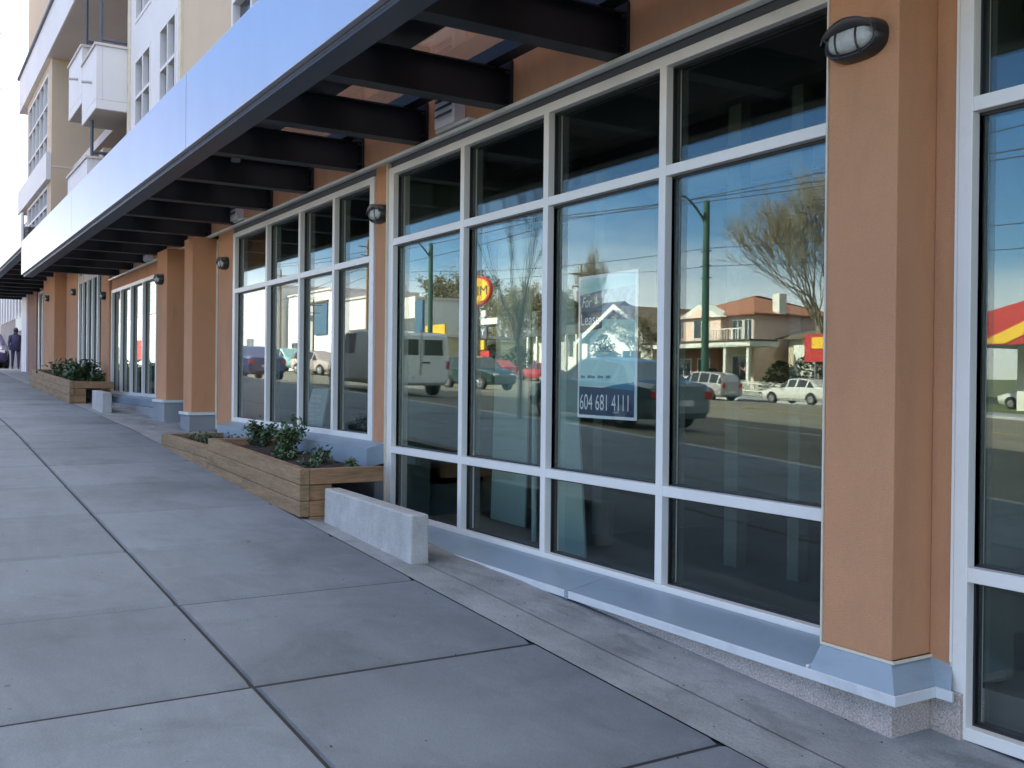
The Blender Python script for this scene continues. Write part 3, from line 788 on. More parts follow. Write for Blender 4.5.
planter(-20.6, -1.05, -.25, 'distant timber planter with bushy plants near the far orange columns', [(-20.6, -27, 1.50, 1.75)])

def shrub(x, y, z, r, h, n, label, mats=(M_leaf, M_leaf2), stems=7, leaf=.03):
    e = empty('shrub', (x, y, z), label, 'shrub', 'small shrubs growing in the timber planters')
    st = MB(); lf = MB()
    tips = []
    for k in range(stems):
        a = rnd.uniform(0, 6.28); rr = r * rnd.uniform(.3, 1); hh = h * rnd.uniform(.6, 1)
        p0 = Vector((x + rnd.uniform(-.03, .03), y + rnd.uniform(-.03, .03), z - .03)); p2 = Vector((x + rr * math.cos(a), y + rr * math.sin(a), z + hh)); p1 = (p0 + p2) / 2 + Vector((0, 0, h * .12))
        st.tube([p0, p1, p2], [.007, .005, .003], 5); tips.append((p0, p1, p2))
    for k in range(n):
        p0, p1, p2 = rnd.choice(tips); t = rnd.uniform(.25, 1.05)
        c = p0 * (1 - t) ** 2 + p1 * 2 * t * (1 - t) + p2 * t * t + Vector((rnd.gauss(0, 1), rnd.gauss(0, 1), rnd.gauss(0, .8))) * r * .22
        d = Vector((rnd.gauss(0, 1), rnd.gauss(0, 1), rnd.gauss(.3, .7))).normalized(); u = d.orthogonal().normalized(); s_ = leaf * rnd.uniform(.7, 1.4)
        lf.cur = 0 if rnd.random() < .75 else 1
        lf.quad(c - d * s_, c + u * s_ * .45, c + d * s_, c - u * s_ * .45)
    st.build('stem', M_bark, e); lf.build('foliage', list(mats), e)
    return e
shrub(-12.5, -.62, .80, .22, .10, 260, 'low creeping plant at the far lowered end of the near planter', leaf=.022)
shrub(-11.6, -.52, .79, .20, .12, 240, 'thin trailing plant in the lowered part of the near planter', leaf=.022)
shrub(-10.75, -.50, .86, .17, .29, 520, 'dark bushy shrub at the left in the near planter', mats=(M_leaf, M_leaf3), leaf=.026)
shrub(-9.95, -.42, .84, .19, .32, 560, 'tallest shrub in the near planter with pale leaf tips', leaf=.028)
shrub(-9.45, -.6, .82, .14, .09, 200, 'low leafy plant in the middle of the near planter', leaf=.022)
shrub(-9.05, -.42, .80, .11, .16, 150, 'small shrub with a few pale leaves right of the tall one', leaf=.022, stems=5)
shrub(-8.75, -.62, .79, .12, .07, 130, 'tiny plant close to the planter corner by the concrete block', leaf=.02, stems=5)
shrub(-8.45, -.36, .78, .09, .11, 90, 'small plant against the pier at the near planter end', leaf=.02, stems=5)
shrub(-22.6, -.6, 1.45, .42, .42, 800, 'broad dark bush in the far planter', mats=(M_leaf, M_leaf3), leaf=.05)
shrub(-24.6, -.6, 1.52, .45, .28, 500, 'lower dark bush behind the broad one in the far planter', mats=(M_leaf, M_leaf3), leaf=.05)
shrub(-21.2, -.5, 1.43, .2, .22, 260, 'thin green shrub at the near end of the far planter', leaf=.04)

# ------------------------------------------------------------------ cars
PAINT = {}
def paint(name, c, metal=.3): return mat('paint_' + name, c, .28, .03, 1, coat=.8, metal=metal)
def make_car(name, label, kind, color, group=None):
    r = local_empty(name, label, 'van' if kind == 'van' else 'car', group)
    # stations: x, zbottom, zbelt, ztop, halfwidth, halfwidth_top   (front at +x)
    if kind == 'sedan':
        Lg = 4.6; W = .87
        S = [(-2.30, .38, .70, .92, .70, .60), (-2.22, .26, .86, .98, .80, .68), (-1.65, .22, .92, 1.02, W, .74), (-1.05, .20, .93, 1.38, W, .60), (-.3, .20, .92, 1.44, W, .60), (.35, .20, .91, 1.40, W, .60), (1.05, .20, .88, .96, W, .74), (1.80, .22, .78, .86, .84, .70), (2.22, .26, .66, .74, .76, .62), (2.32, .36, .58, .64, .62, .52)]
        glass = [(2, 3), (3, 4), (4, 5), (5, 6)]; axles = (-1.40, 1.38); wr = .31
    elif kind == 'suv':
        Lg = 4.6; W = .92
        S = [(-2.30, .42, .95, 1.05, .80, .72), (-2.25, .32, 1.02, 1.20, .88, .76), (-1.95, .26, 1.05, 1.62, W, .70), (-1.2, .26, 1.05, 1.70, W, .72), (-.3, .26, 1.03, 1.71, W, .72), (.45, .26, 1.02, 1.64, W, .70), (1.12, .26, 1.0, 1.10, W, .80), (1.85, .28, .92, 1.02, .88, .76), (2.22, .32, .78, .88, .80, .70), (2.32, .44, .66, .72, .66, .58)]
        glass = [(1, 2), (2, 3), (3, 4), (4, 5), (5, 6)]; axles = (-1.40, 1.42); wr = .36
    else:
        Lg = 5.4; W = 1.0
        S = [(-2.70, .42, 1.15, 1.82, .94, .84), (-2.64, .34, 1.17, 1.92, .99, .88), (-1.5, .30, 1.17, 1.96, W, .90), (0, .30, 1.17, 1.96, W, .90), (1.0, .30, 1.15, 1.90, W, .88), (1.75, .30, 1.12, 1.28, W, .86), (2.35, .32, .95, 1.05, .94, .8), (2.68, .40, .70, .78, .8, .7)]
        glass = [(3, 4), (4, 5)]; axles = (-1.75, 1.75); wr = .36
    b = MB(); n = 12
    for (x, zb, zl, zt, w, wt) in S:
        sec = [(w * .86, zb), (w * .97, zb + .14), (w, (zb + zl) / 2), (w * .985, zl), (wt, zt - .03), (wt * .8, zt)]
        ring = [(x, -y, z) for y, z in sec] + [(x, y, z) for y, z in sec[::-1]]
        b.v += ring
    m_ = len(S)
    for k in range(m_ - 1):
        for j in range(n):
            a = k * n + j; c = k * n + (j + 1) % n
            b.f.append((a, c, c + n, a + n)); b.mi.append(0)
    b.f.append(tuple(range(n))[::-1]); b.mi.append(0); b.f.append(tuple(range((m_ - 1) * n, m_ * n))); b.mi.append(0)
    body = b.build('body', paint(color[0], color[1]), r, bevel=.02, smooth=False)
    # glazing: panels standing just proud of the body faces
    g = MB()
    V = lambda k, j: Vector(b.v[k * n + j])
    for (k, k2) in glass:
        for side in (0, 1):
            j0, j1 = (3, 4) if side == 0 else (8, 7)
            P = [V(k, j0), V(k2, j0), V(k2, j1), V(k, j1)]
            c = sum(P, Vector()) / 4
            out = Vector((0, -1 if side == 0 else 1, .3)).normalized() * .008
            P = [c + (p - c) * .86 + out for p in P]
            g.quad(*(P if side == 0 else P[::-1]))
    # windscreens
    def screen(k, k2, f=.9):
        P = [V(k, 4), V(k2, 4), V(k2, 7), V(k, 7)]; c = sum(P, Vector()) / 4; nn = (P[1] - P[0]).cross(P[2] - P[0]).normalized()
        if nn.z < 0: nn = -nn
        g.quad(*[c + (p - c) * f + nn * .012 for p in P])
    if kind == 'sedan': screen(2, 3); screen(5, 6)
    elif kind == 'suv': screen(1, 2); screen(5, 6)
    else:
        screen(4, 5)
        for sy in (-1, 1): g.quad((-2.712, sy * .08, 1.25), (-2.712, sy * .74, 1.25), (-2.712, sy * .70, 1.72), (-2.712, sy * .08, 1.72))
    g.build('window', M_carglass, r)
    for ax in axles:
        for sy in (-1, 1):
            t = MB(); t.cyl((ax, sy * (W - .10), wr), (0, 1, 0), wr, .22, 24); wh = t.build('wheel', M_tyre, r, bevel=.02)
            q = MB(); q.cyl((ax, sy * (W + .005), wr), (0, 1, 0), wr * .62, .03, 10)
            for k in range(5):
                a = k * 2 * math.pi / 5; q.tube([(ax, sy * (W + .02), wr), (ax + wr * .55 * math.cos(a), sy * (W + .02), wr + wr * .55 * math.sin(a))], .03, 6)
            q.build('rim', M_rim, wh)
            ar = MB(); 
            for k in range(14):
                a0 = math.pi * k / 14; a1 = math.pi * (k + 1) / 14; ro, ri = wr * 1.2, wr * .9
                ar.quad(*[(ax + rr * math.cos(a), sy * (W + .006), wr + rr * math.sin(a)) for rr, a in ((ri, a0), (ro, a0), (ro, a1), (ri, a1))])
            ar.build('wheel_arch', M_black, r)
    fx = S[-2][0]; rx = S[1][0]
    for sy in (-1, 1):
        zl = .60 if kind == 'sedan' else .78
        MB().box(fx - .10, fx + .07, sy * .40, sy * .70, zl - .06, zl + .07).build('headlight', M_head, r, bevel=.02)
        zt = .74 if kind == 'sedan' else (1.0 if kind == 'suv' else 1.0)
        MB().box(rx - .09, rx + .08, sy * (.55 if kind != 'van' else .86), sy * (.78 if kind != 'van' else .96), zt - (.08 if kind == 'sedan' else .16), zt + .08).build('taillight', M_tail, r, bevel=.02)
        MB().ell((S[-4][0] - .35, sy * (W + .10), S[-4][2] + .06), .06, .10, .07, 8, 6).build('wing_mirror', paint(color[0], color[1]), r, smooth=True)
    MB().box(S[0][0] - .03, S[0][0] + .02, -.26, .26, .52, .64).build('number_plate', M_plate, r)
    MB().box(S[-1][0] - .02, S[-1][0] + .02, -.45, .45, .40, .52).build('grille', M_black, r)
    if kind == 'van':
        q = MB(); q.box(-2.715, -2.705, -.012, .012, .5, 2.0); q.box(-2.73, -2.705, .05, .30, 1.0, 1.06); q.build('door_seam', M_black, r)
    return r
def road_put(c, x, y, head, on=-.135, label=None):
    z = gz(x, y) + on
    c.location = (x, y, z); c.rotation_euler = (0, 0, head)
    sl = (gz(x + 1, y) - gz(x - 1, y)) / 2
    c.rotation_euler.y = -sl * math.cos(head) * 1.0
    if label: c['label'] = label
G1 = 'cars parked along the near kerb'; G2 = 'cars across the street'
PI = math.pi
road_put(make_car('parked_sedan', 'slate blue sedan parked at the near kerb, mirrored behind the lease poster', 'sedan', ('slate', (.13, .19, .22)), G1), -17.5, -9.4, PI)
road_put(make_car('parked_van', 'white panel van seen from behind, mirrored in the leftmost pane of the main window', 'van', ('white', (.62, .64, .64), ), G1), -29.6, -9.4, PI)
road_put(make_car('parked_sedan', 'navy blue sedan mirrored at the left edge of the second window', 'sedan', ('navy', (.03, .05, .16)), G1), -43.2, -9.3, PI)
road_put(make_car('moving_suv', 'dark teal sport utility car driving past, mirrored below the oval sign', 'suv', ('teal', (.03, .06, .06)), G2), -44.6, -21.5, -.12)
road_put(make_car('parked_coupe', 'low white car parked across the street, mirrored beside the big pillar', 'sedan', ('cream', (.75, .75, .68)), G2), -38.5, -38.6, PI)
road_put(make_car('parked_suv', 'silver sport utility car across the street, mirrored right of the green lamp post', 'suv', ('silver', (.42, .42, .40)), G2), -46.0, -38.4, PI)
road_put(make_car('parked_sedan', 'pale green sedan mirrored left of the green lamp post', 'sedan', ('palegreen', (.55, .60, .5)), G2), -51.6, -38.6, PI)
road_put(make_car('parked_sedan', 'red car across the street, mirrored left of the lease poster', 'sedan', ('red', (.40, .03, .04)), G2), -65.0, -38.8, PI)
road_put(make_car('parked_sedan', 'second red car farther down the far kerb', 'sedan', ('red', (.40, .03, .04)), G2), -71.5, -38.8, PI)
road_put(make_car('parked_sedan', 'grey car behind the red cars on the far kerb', 'sedan', ('grey', (.2, .2, .21)), G2), -78.5, -38.8, PI)
road_put(make_car('moving_suv', 'pale pinkish sport utility car facing right, mirrored in the second window', 'suv', ('champagne', (.62, .52, .46)), G2), -68.5, -22, -.25)
road_put(make_car('moving_van', 'pale teal van mirrored in the second window behind the first mullion', 'van', ('paleteal', (.30, .52, .50)), G2), -81.5, -24, -.1)
road_put(make_car('parked_sedan', 'white car under the red filling station roof', 'sedan', ('cream', (.75, .75, .68)), G2), -31.5, -50, PI, on=0)
# dark blue car at the far end of the pavement
road_put(make_car('parked_suv', 'dark blue car just visible at the far left end of the pavement', 'suv', ('purple', (.05, .04, .12))), -54, -.2, 0, on=0)

# ------------------------------------------------------------------ trees
def grow(b, lf, p, d, r, ln, depth, spread, up, leafy, segs=3, minr=.004, nb=(2, 3)):
    pts = [p]; rad = [r]; q = p.copy(); dd = d.copy()
    for k in range(segs):
        dd = (dd + Vector((rnd.gauss(0, .10), rnd.gauss(0, .10), rnd.gauss(0, .05) + up))).normalized()
        q = q + dd * ln / segs; pts.append(q.copy()); rad.append(max(minr, r * (1 - .45 * (k + 1) / segs)))
    b.tube(pts, rad, 6 if r > .03 else 3, cap=False)
    if leafy and depth <= 1:
        for k in range(leafy):
            c = rnd.choice(pts) + Vector((rnd.gauss(0, 1), rnd.gauss(0, 1), rnd.gauss(0, 1))) * ln * .35
            dv = Vector((rnd.gauss(0, 1), rnd.gauss(0, 1), rnd.gauss(0, 1))).normalized(); u = dv.orthogonal().normalized(); s_ = leafsize[0] * rnd.uniform(.6, 1.4)
            lf.quad(c - dv * s_, c + u * s_ * .5, c + dv * s_, c - u * s_ * .5)
    if depth == 0: return
    for k in range(rnd.randint(*nb)):
        i = rnd.randint(1, len(pts) - 1) if k else len(pts) - 1
        a = Vector((rnd.gauss(0, 1), rnd.gauss(0, 1), rnd.gauss(0, .5))).normalized()
        nd = (dd + a * spread).normalized()
        grow(b, lf, pts[i], nd, rad[i] * .72, ln * rnd.uniform(.66, .88), depth - 1, spread, up, leafy, segs, minr, nb)
leafsize = [.06]
def tree(name, loc, h, label, depth=6, spread=.55, up=.06, leafy=0, leafm=M_olive, barkm=M_bark, r0=None, trunk=.28, ls=.06, minr=.006, nb=(2, 3), cat='tree', group='street and garden trees', rz=0):
    leafsize[0] = ls
    e = local_empty(name, label, cat, group)
    r0 = r0 or h * .022
    t = MB(); th = h * trunk
    t.tube([(0, 0, -.3), (0, 0, .1), (.02 * h * .3, 0, th * .5), (0, .01 * h, th)], [r0 * 1.4, r0 * 1.1, r0 * .95, r0 * .8], 10); t.build('trunk', barkm, e, smooth=True)
    b = MB(); lf = MB()
    k0 = 4
    for k in range(k0):
        a = 2 * math.pi * k / k0 + rnd.uniform(-.4, .4); d = Vector((math.cos(a) * spread * .9, math.sin(a) * spread * .9, 1)).normalized()
        if k == 0: d = Vector((.05, .02, 1)).normalized()
        grow(b, lf, Vector((0, .01 * h, th * rnd.uniform(.85, 1))), d, r0 * .62, h * .235, depth, spread, up, leafy, 3, minr, nb)
    mats = [barkm]; 
    cr = b.build('crown', barkm, e)
    if lf.v: lf.build('foliage', leafm, e)
    e.location = loc
    return e
def at(x, y, dz=0): return (x, y, gz(x, y) + dz)
# young street tree near the shop (its thin stem and dark branches show in the second pane)
tree('bare_street_tree', at(-15.9, -6.0, -.1), 5.4, 'thin young bare tree at the near kerb, mirrored in the second pane', 5, .22, .12, trunk=.30, r0=.045, minr=.003, nb=(2, 3))
# blossoming tree at the left edge
tree('blossom_tree', at(-36, -6.2, -.1), 12.5, 'pale pink blossoming tree at the left edge beyond the building', 6, .62, .03, leafy=1, leafm=M_blossom, barkm=M_blossom, trunk=.25, ls=.06, minr=.006, nb=(2, 3))
# big bare tree right of the pink house
T1 = tree('bare_tree', at(-43.6, -46.2), 14.2, 'big bare grey tree mirrored beside the big orange pillar', 7, .40, .07, leafy=0, leafm=M_olive, barkm=M_barkpale, trunk=.22, ls=.05, minr=.009, nb=(3, 3))
# fuzzy early-spring trees behind
T2 = tree('budding_tree', at(-96, -62), 10.5, 'round olive budding tree mirrored behind the oval sign', 6, .62, .03, leafy=5, leafm=M_olive, barkm=M_barkpale, trunk=.2, ls=.10, minr=.014)
SP = [(-158, -80, 2.0, 'rounded budding tree mirrored behind the van, in the leftmost pane', 1), (-104, -60, 1.15, 'budding tree right behind the plaza sign boards', 2), (-88, -58, .95, 'budding tree mirrored right of the thin street tree', 3), (-66.8, -50, .62, 'small olive tree at the right side of the white gable house', 4), (-112, -66, 1.1, 'distant budding tree at the end of the row', 5)]
for x, y, s, lab, k in SP:
    c = copy_tree(T2); c.location = at(x, y); c.scale = (s, s, s); c.rotation_euler.z = k * 1.3; c['label'] = lab
c = copy_tree(T1); c.location = at(-101, -70); c.scale = (.42, .42, 1.05); c.rotation_euler.z = 2.0; c['label'] = 'bare reddish brown tree mirrored behind the white gable house'
c = copy_tree(T1); c.location = at(-22, -60); c.scale = (.8,) * 3; c.rotation_euler.z = 4.0; c['label'] = 'bare tree behind the filling station'
def bush(x, y, r, h, label, m=M_leaf3, n=900):
    e = empty('hedge_bush', at(x, y), label, 'bush', 'bushes in the gardens across the street'); z = gz(x, y)
    st = MB(); lf = MB()
    for k in range(6):
        a = rnd.uniform(0, 6.28); st.tube([(x, y, z - .1), (x + r * .5 * math.cos(a), y + r * .5 * math.sin(a), z + h * .8)], [.04, .015], 5)
    for k in range(n):
        a = rnd.uniform(0, 6.28); t = rnd.random() ** .5; zz = rnd.random()
        rr = r * t * math.sqrt(max(.05, 1 - (zz * 1.0) ** 2.2)) * rnd.uniform(.85, 1.1)
        c = Vector((x + rr * math.cos(a), y + rr * math.sin(a), z + .1 + h * zz))
        d = Vector((rnd.gauss(0, 1), rnd.gauss(0, 1), rnd.gauss(0, 1))).normalized(); u = d.orthogonal().normalized(); s_ = rnd.uniform(.08, .17)
        lf.quad(c - d * s_, c + u * s_ * .6, c + d * s_, c - u * s_ * .6)
    st.build('stem', M_bark, e); lf.build('foliage', m, e); return e
bush(-44.2, -45.6, 1.6, 2.8, 'tall green bush at the foot of the big bare tree')
bush(-46.8, -45.8, 1.4, 2.3, 'green bush between the bare tree and the white picket fence')
bush(-50.5, -45.2, 1.1, 1.2, 'low dark bush behind the silver car')
bush(-53.0, -45.4, 1.3, 1.5, 'rounded bush in front of the pink house porch')
bush(-64.5, -45.5, 1.5, 2.2, 'hedge bush at the left corner of the pink house', m=M_olive)
bush(-79, -45.6, 2.0, 2.4, 'wide hedge bush left of the white gable house')
bush(-83.5, -45.6, 2.2, 2.6, 'dark hedge bush below the dark roofed house')
bush(-66.5, -46.0, 1.6, 3.6, 'tall pale bush at the right corner of the white gable house', m=M_olive)

# ------------------------------------------------------------------ houses across the street
M_pink = mat('stucco_pink', (.80, .60, .50), .9, .05, .4, .2, 20)
M_tile = mat('roof_tile_terracotta', (.30, .125, .07), .85, .25, 2, .5, 12)
M_brick = mat('brick_red', (.30, .13, .09), .9, .2, 5, .4, 12)
M_tan = mat('stucco_tan', (.50, .43, .30), .9, .06, .4)
M_shin = mat('roof_shingle_brown', (.13, .10, .07), .9, .25, 3)
M_shin2 = mat('roof_shingle_dark', (.06, .06, .05), .9, .25, 3)
M_hwhite = mat('siding_white', (.72, .72, .64), .7, .05, 1)
M_bigwhite = mat('commercial_white', (.72, .72, .72), .7, .05, .1)
M_bluep = mat('panel_blue', (.05, .12, .20), .4, .1, 1)
M_redp = mat('panel_red', (.45, .035, .03), .5, .06, 1)
M_yelp = mat('panel_yellow', (.75, .46, .03), .5, .06, 1)
def hwin(parent, x0, x1, y, z0, z1, fr=.10):
    b = MB(); b.box(x0 - fr, x1 + fr, y + .0, y + .05, z0 - fr, z0); b.box(x0 - fr, x1 + fr, y, y + .05, z1, z1 + fr); b.box(x0 - fr, x0, y, y + .05, z0, z1); b.box(x1, x1 + fr, y, y + .05, z0, z1)
    b.box((x0 + x1) / 2 - .03, (x0 + x1) / 2 + .03, y + .0, y + .045, z0, z1)
    w = b.build('window', M_hwhite, parent); MB().box(x0, x1, y + .005, y + .02, z0, z1).build('pane', M_winglass, w); return w
def hip(parent, x0, x1, y0, y1, z, h, m, o=.5, inset=None):
    x0 -= o; x1 += o; y0 -= o; y1 += o; d = (y1 - y0) / 2 if inset is None else inset; ym = (y0 + y1) / 2
    b = MB(); b.hexa([(x0, y0, z - .12), (x1, y0, z - .12), (x1, y1, z - .12), (x0, y1, z - .12)], [(x0, y0, z), (x1, y0, z), (x1, y1, z), (x0, y1, z)])
    A = (x0 + d, ym, z + h); B = (x1 - d, ym, z + h); e = .003
    b.quad((x0, y0, z + e), (x1, y0, z + e), B, A); b.quad((x1, y0, z + e), (x1, y1, z + e), B); b.quad((x1, y1, z + e), (x0, y1, z + e), A, B); b.quad((x0, y1, z + e), (x0, y0, z + e), A)
    return b.build('roof', m, parent)
# pink house; street faces look to +y
H = empty('pink_house', at(-59.5, -57), 'two-storey pink stucco house with a terracotta hip roof and a white balcony', 'house')
gp = .8
MB().box(-64.9, -55.4, -62, -52, gp, 6.9).build('wall', M_pink, H)
hip(H, -64.9, -55.4, -62, -52, 6.9, 1.9, M_tile)
f = MB(); f.box(-62.5, -58.2, -52, -51.2, 4.7, 6.7); f.build('bay', M_pink, H)
q = MB(); q.prism_y([(-62.9, 6.7), (-57.8, 6.7), (-60.35, 7.8)], -52.5, -50.9); q.build('gable', M_hwhite, H)
q = MB(); q.prism_y([(-61.9, 6.72), (-58.8, 6.72), (-60.35, 7.45)], -50.92, -50.86); q.build('gable_infill', M_pink, H)
hwin(H, -61.2, -59.5, -51.2, 5.1, 6.5); hwin(H, -64.0, -63.1, -52, 5.2, 6.4)
hwin(H, -57.6, -56.6, -52, 4.9, 6.4); hwin(H, -56.35, -55.6, -52, 4.9, 6.4)
q = MB(); q.box(-65.3, -53.0, -52.2, -49.2, 4.25, 4.65); q.build('porch_roof', M_hwhite, H)
q = MB(); q.box(-65.35, -52.95, -52.0, -49.1, 4.66, 4.78); q.build('porch_tile', M_shin, H)
q = MB(); q.box(-64.2, -58.6, -52, -51.4, gp, 4.2); q.build('brick_front', M_brick, H)
hwin(H, -63.4, -61.8, -51.4, 2.0, 3.4); hwin(H, -60.9, -59.6, -51.4, 2.0, 3.4)
for x in (-58.2, -55.8, -53.4): MB().box(x - .12, x + .12, -49.6, -49.35, gp, 4.25).build('porch_column', M_hwhite, H)
hwin(H, -57.6, -56.0, -52, 1.5, 3.6)
q = MB()
for k in range(12): q.box(-57.9 + k * .3, -57.85 + k * .3, -49.9, -49.85, 4.78, 5.6)
q.box(-58, -54.4, -49.92, -49.83, 5.6, 5.68); q.build('balcony_railing', M_hwhite, H)
MB().box(-55.6, -54.9, -55, -54.2, 6.9, 8.5).build('chimney', M_hwhite, H)
# tan bungalow
H = empty('tan_house', at(-50.5, -58), 'tan stucco house with a low brown hip roof and rounded bay', 'house')
MB().box(-54.2, -45.6, -64, -54.5, .6, 5.0).build('wall', M_tan, H); hip(H, -54.2, -45.6, -64, -54.5, 5.0, 1.7, M_shin, .7)
q = MB(); q.tube([(-51.8, -54.6, .6), (-51.8, -54.6, 4.4)], 1.5, 14); q.build('bay', M_hwhite, H); hwin(H, -49.3, -47.6, -54.5, 2.6, 4.2); hwin(H, -47.2, -46, -54.5, 2.6, 4.2)
# white gable house
H = empty('gable_house', at(-72, -56), 'cream white house with a steep street-facing gable and arched porch', 'house')
q = MB(); q.prism_y([(-76.6, 1.4), (-67.4, 1.4), (-67.4, 5.6), (-72, 8.1), (-76.6, 5.6)], -62, -52); q.build('wall', M_hwhite, H)
for sx in (-1, 1):
    q = MB(); x0 = -72; q.prism_y([(x0, 8.15), (x0 + sx * 5.6, 5.1), (x0 + sx * 5.6, 5.35), (x0, 8.45)], -62.5, -51.3); q.build('roof', M_shin, H)
    q = MB(); q.prism_y([(x0, 8.08), (x0 + sx * 5.7, 4.98), (x0 + sx * 5.7, 5.42), (x0, 8.52)], -51.298, -51.2); q.build('bargeboard', M_hwhite, H)
q = MB(); q.prism_y([(-75.6, 1.5), (-73.2, 1.5), (-73.2, 3.8), (-73.5, 4.5), (-74.4, 4.85), (-75.3, 4.5), (-75.6, 3.8)], -51.99, -51.93); q.build('porch_arch', M_shin2, H)
hwin(H, -71.5, -69.2, -51.99, 3.0, 4.3); MB().box(-72.3, -71.7, -51.99, -51.9, 6.6, 7.3).build('attic_vent', M_shin, H)
# dark roofed house
H = empty('dark_roofed_house', at(-86, -60), 'low house with a large dark roof and white porch posts', 'house')
MB().box(-91, -81, -66, -55, 2, 6.3).build('wall', M_hwhite, H); hip(H, -91, -81, -66, -55, 6.3, 3.6, M_shin2, .8, 2.0)
for k in range(6): MB().box(-90.5 + k * 1.8, -90.3 + k * 1.8, -54.0, -53.8, 2, 6.2).build('porch_post', M_hwhite, H)
hwin(H, -88, -86, -55, 4, 5.6); hwin(H, -85, -83.5, -55, 4, 5.6)
# picket fence before the pink house
q = empty('picket_fence', at(-52, -44.9), 'white picket fence in front of the pink house and tan house', 'fence')
p = MB(); rr = MB()
for k in range(90):
    x = -60 + k * .16; z = gz(x, -44.9); p.box(x - .03, x + .03, -44.92, -44.88, z, z + 1.0)
p.build('picket', M_hwhite, q)
for k in range(9):
    x0 = -60 + k * 1.6; x1 = x0 + 1.6
    for dz in (.3, .8): rr.hexa([(x0, -44.87, gz(x0, -44.9) + dz), (x1, -44.87, gz(x1, -44.9) + dz), (x1, -44.84, gz(x1, -44.9) + dz), (x0, -44.84, gz(x0, -44.9) + dz)], [(x0, -44.87, gz(x0, -44.9) + dz + .07), (x1, -44.87, gz(x1, -44.9) + dz + .07), (x1, -44.84, gz(x1, -44.9) + dz + .07), (x0, -44.84, gz(x0, -44.9) + dz + .07)])
rr.build('rail', M_hwhite, q)
# filling station
H = empty('filling_station', at(-26, -50), 'filling station roof with a red and yellow fascia on pale columns', 'filling station')
b = MB(); b.prism_y([(-34, 3.7), (-16, 3.7), (-16, 5.4), (-24, 7.2), (-34, 4.9)], -45.2, -44.9); b.prism_y([(-34, 3.7), (-16, 3.7), (-16, 4.4), (-34, 4.4)], -56, -55.7); b.box(-34.2, -34, -56, -44.9, 3.7, 4.9); b.box(-16, -15.8, -56, -44.9, 3.7, 4.9)
b.build('fascia', M_redp, H)
b = MB(); b.prism_y([(-32.2, 3.75), (-30.6, 3.75), (-25.0, 6.1), (-25.0, 6.8)], -44.898, -44.86); b.build('stripe', M_yelp, H)
MB().box(-34, -16, -55.7, -45.2, 3.72, 3.95).build('ceiling', M_vent, H)
for x in (-31.4, -24, -18): MB().box(x - .35, x + .35, -48.6, -47.9, gz(x, -48), 3.72).build('column', M_hwhite, H)
MB().box(-34, -12, -66, -62, gz(-20, -60) - .2, 4.2).build('shop', M_int, H)
# red/yellow roadside sign near the bare tree
q = empty('roadside_sign', at(-42.3, -44), 'red sign board with a yellow panel mirrored next to the big pillar', 'sign')
MB().tube([at(-42.3, -44.0, -.2), at(-42.3, -44.0, 3.0)], .08, 8).build('post', M_polegrey, q)
MB().box(-43.1, -41.3, -44.1, -43.9, 2.9, 4.6).build('board', M_redp, q); MB().box(-42.5, -41.4, -43.898, -43.87, 3.7, 4.4).build('yellow_panel', M_yelp, q)

# oval sign on a pole, its lettering seen mirrored
q = empty('oval_sign', at(-82.3, -43.0), 'yellow oval sign with a red rim and black letters on a tall pole', 'sign')
MB().tube([at(-82.3, -43.0, -.2), (-82.3, -43.0, 8.8)], .16, 10).build('pole', M_polegrey, q)
def disc(rx, rz, y0, y1, n=32, cx=-82.3, cz=9.95):
    return MB().prism_y([(cx + rx * math.cos(2 * PI * k / n), cz + rz * math.sin(2 * PI * k / n)) for k in range(n)], y0, y1)
disc(2.6, 1.42, -43.15, -42.85).build('rim', M_redp, q); disc(2.35, 1.2, -42.848, -42.82).build('face', M_yelp, q)
text_into(q, 'MEN', -80.2, 9.5, .85, M_black, -42.80, width=3.9, mirror=-1)
# sign cluster under it
q = empty('plaza_sign', at(-82.5, -43.5), 'stacked plaza sign with white boards and a dark panel of white capitals', 'sign')
MB().box(-84.6, -84.4, -43.6, -43.4, 1.8, 8.0).box(-81.7, -81.5, -43.6, -43.4, 1.8, 8.0).build('post', M_polegrey, q)
MB().box(-86, -81.2, -43.38, -43.2, 7.5, 8.1).box(-86, -79.0, -43.38, -43.2, 6.75, 7.3).build('white_board', M_hwhite, q)
MB().box(-86, -80.9, -43.38, -43.2, 5.45, 6.6).build('dark_board', M_trimdark, q); text_into(q, 'YAT', -81.2, 5.75, .62, M_pwhite, -43.17, width=2.5, mirror=-1)
MB().box(-86, -81.4, -43.38, -43.2, 4.4, 5.3).build('yellow_board', M_yelp, q); MB().box(-86, -80.4, -43.38, -43.2, 3.7, 4.3).build('red_board', M_redp, q)
q = empty('shop_kiosk', at(-83.7, -46), 'small pale yellow kiosk right of the plaza sign', 'kiosk')
MB().box(-85.2, -82.1, -47.5, -45.5, 1.8, 5.2).build('wall', mat('kiosk_cream', (.70, .68, .45), .7), q); MB().box(-85.4, -81.9, -47.7, -45.3, 5.2, 5.4).build('roof', M_hwhite, q); hwin(q, -84.6, -83.0, -45.5, 3.2, 4.6)
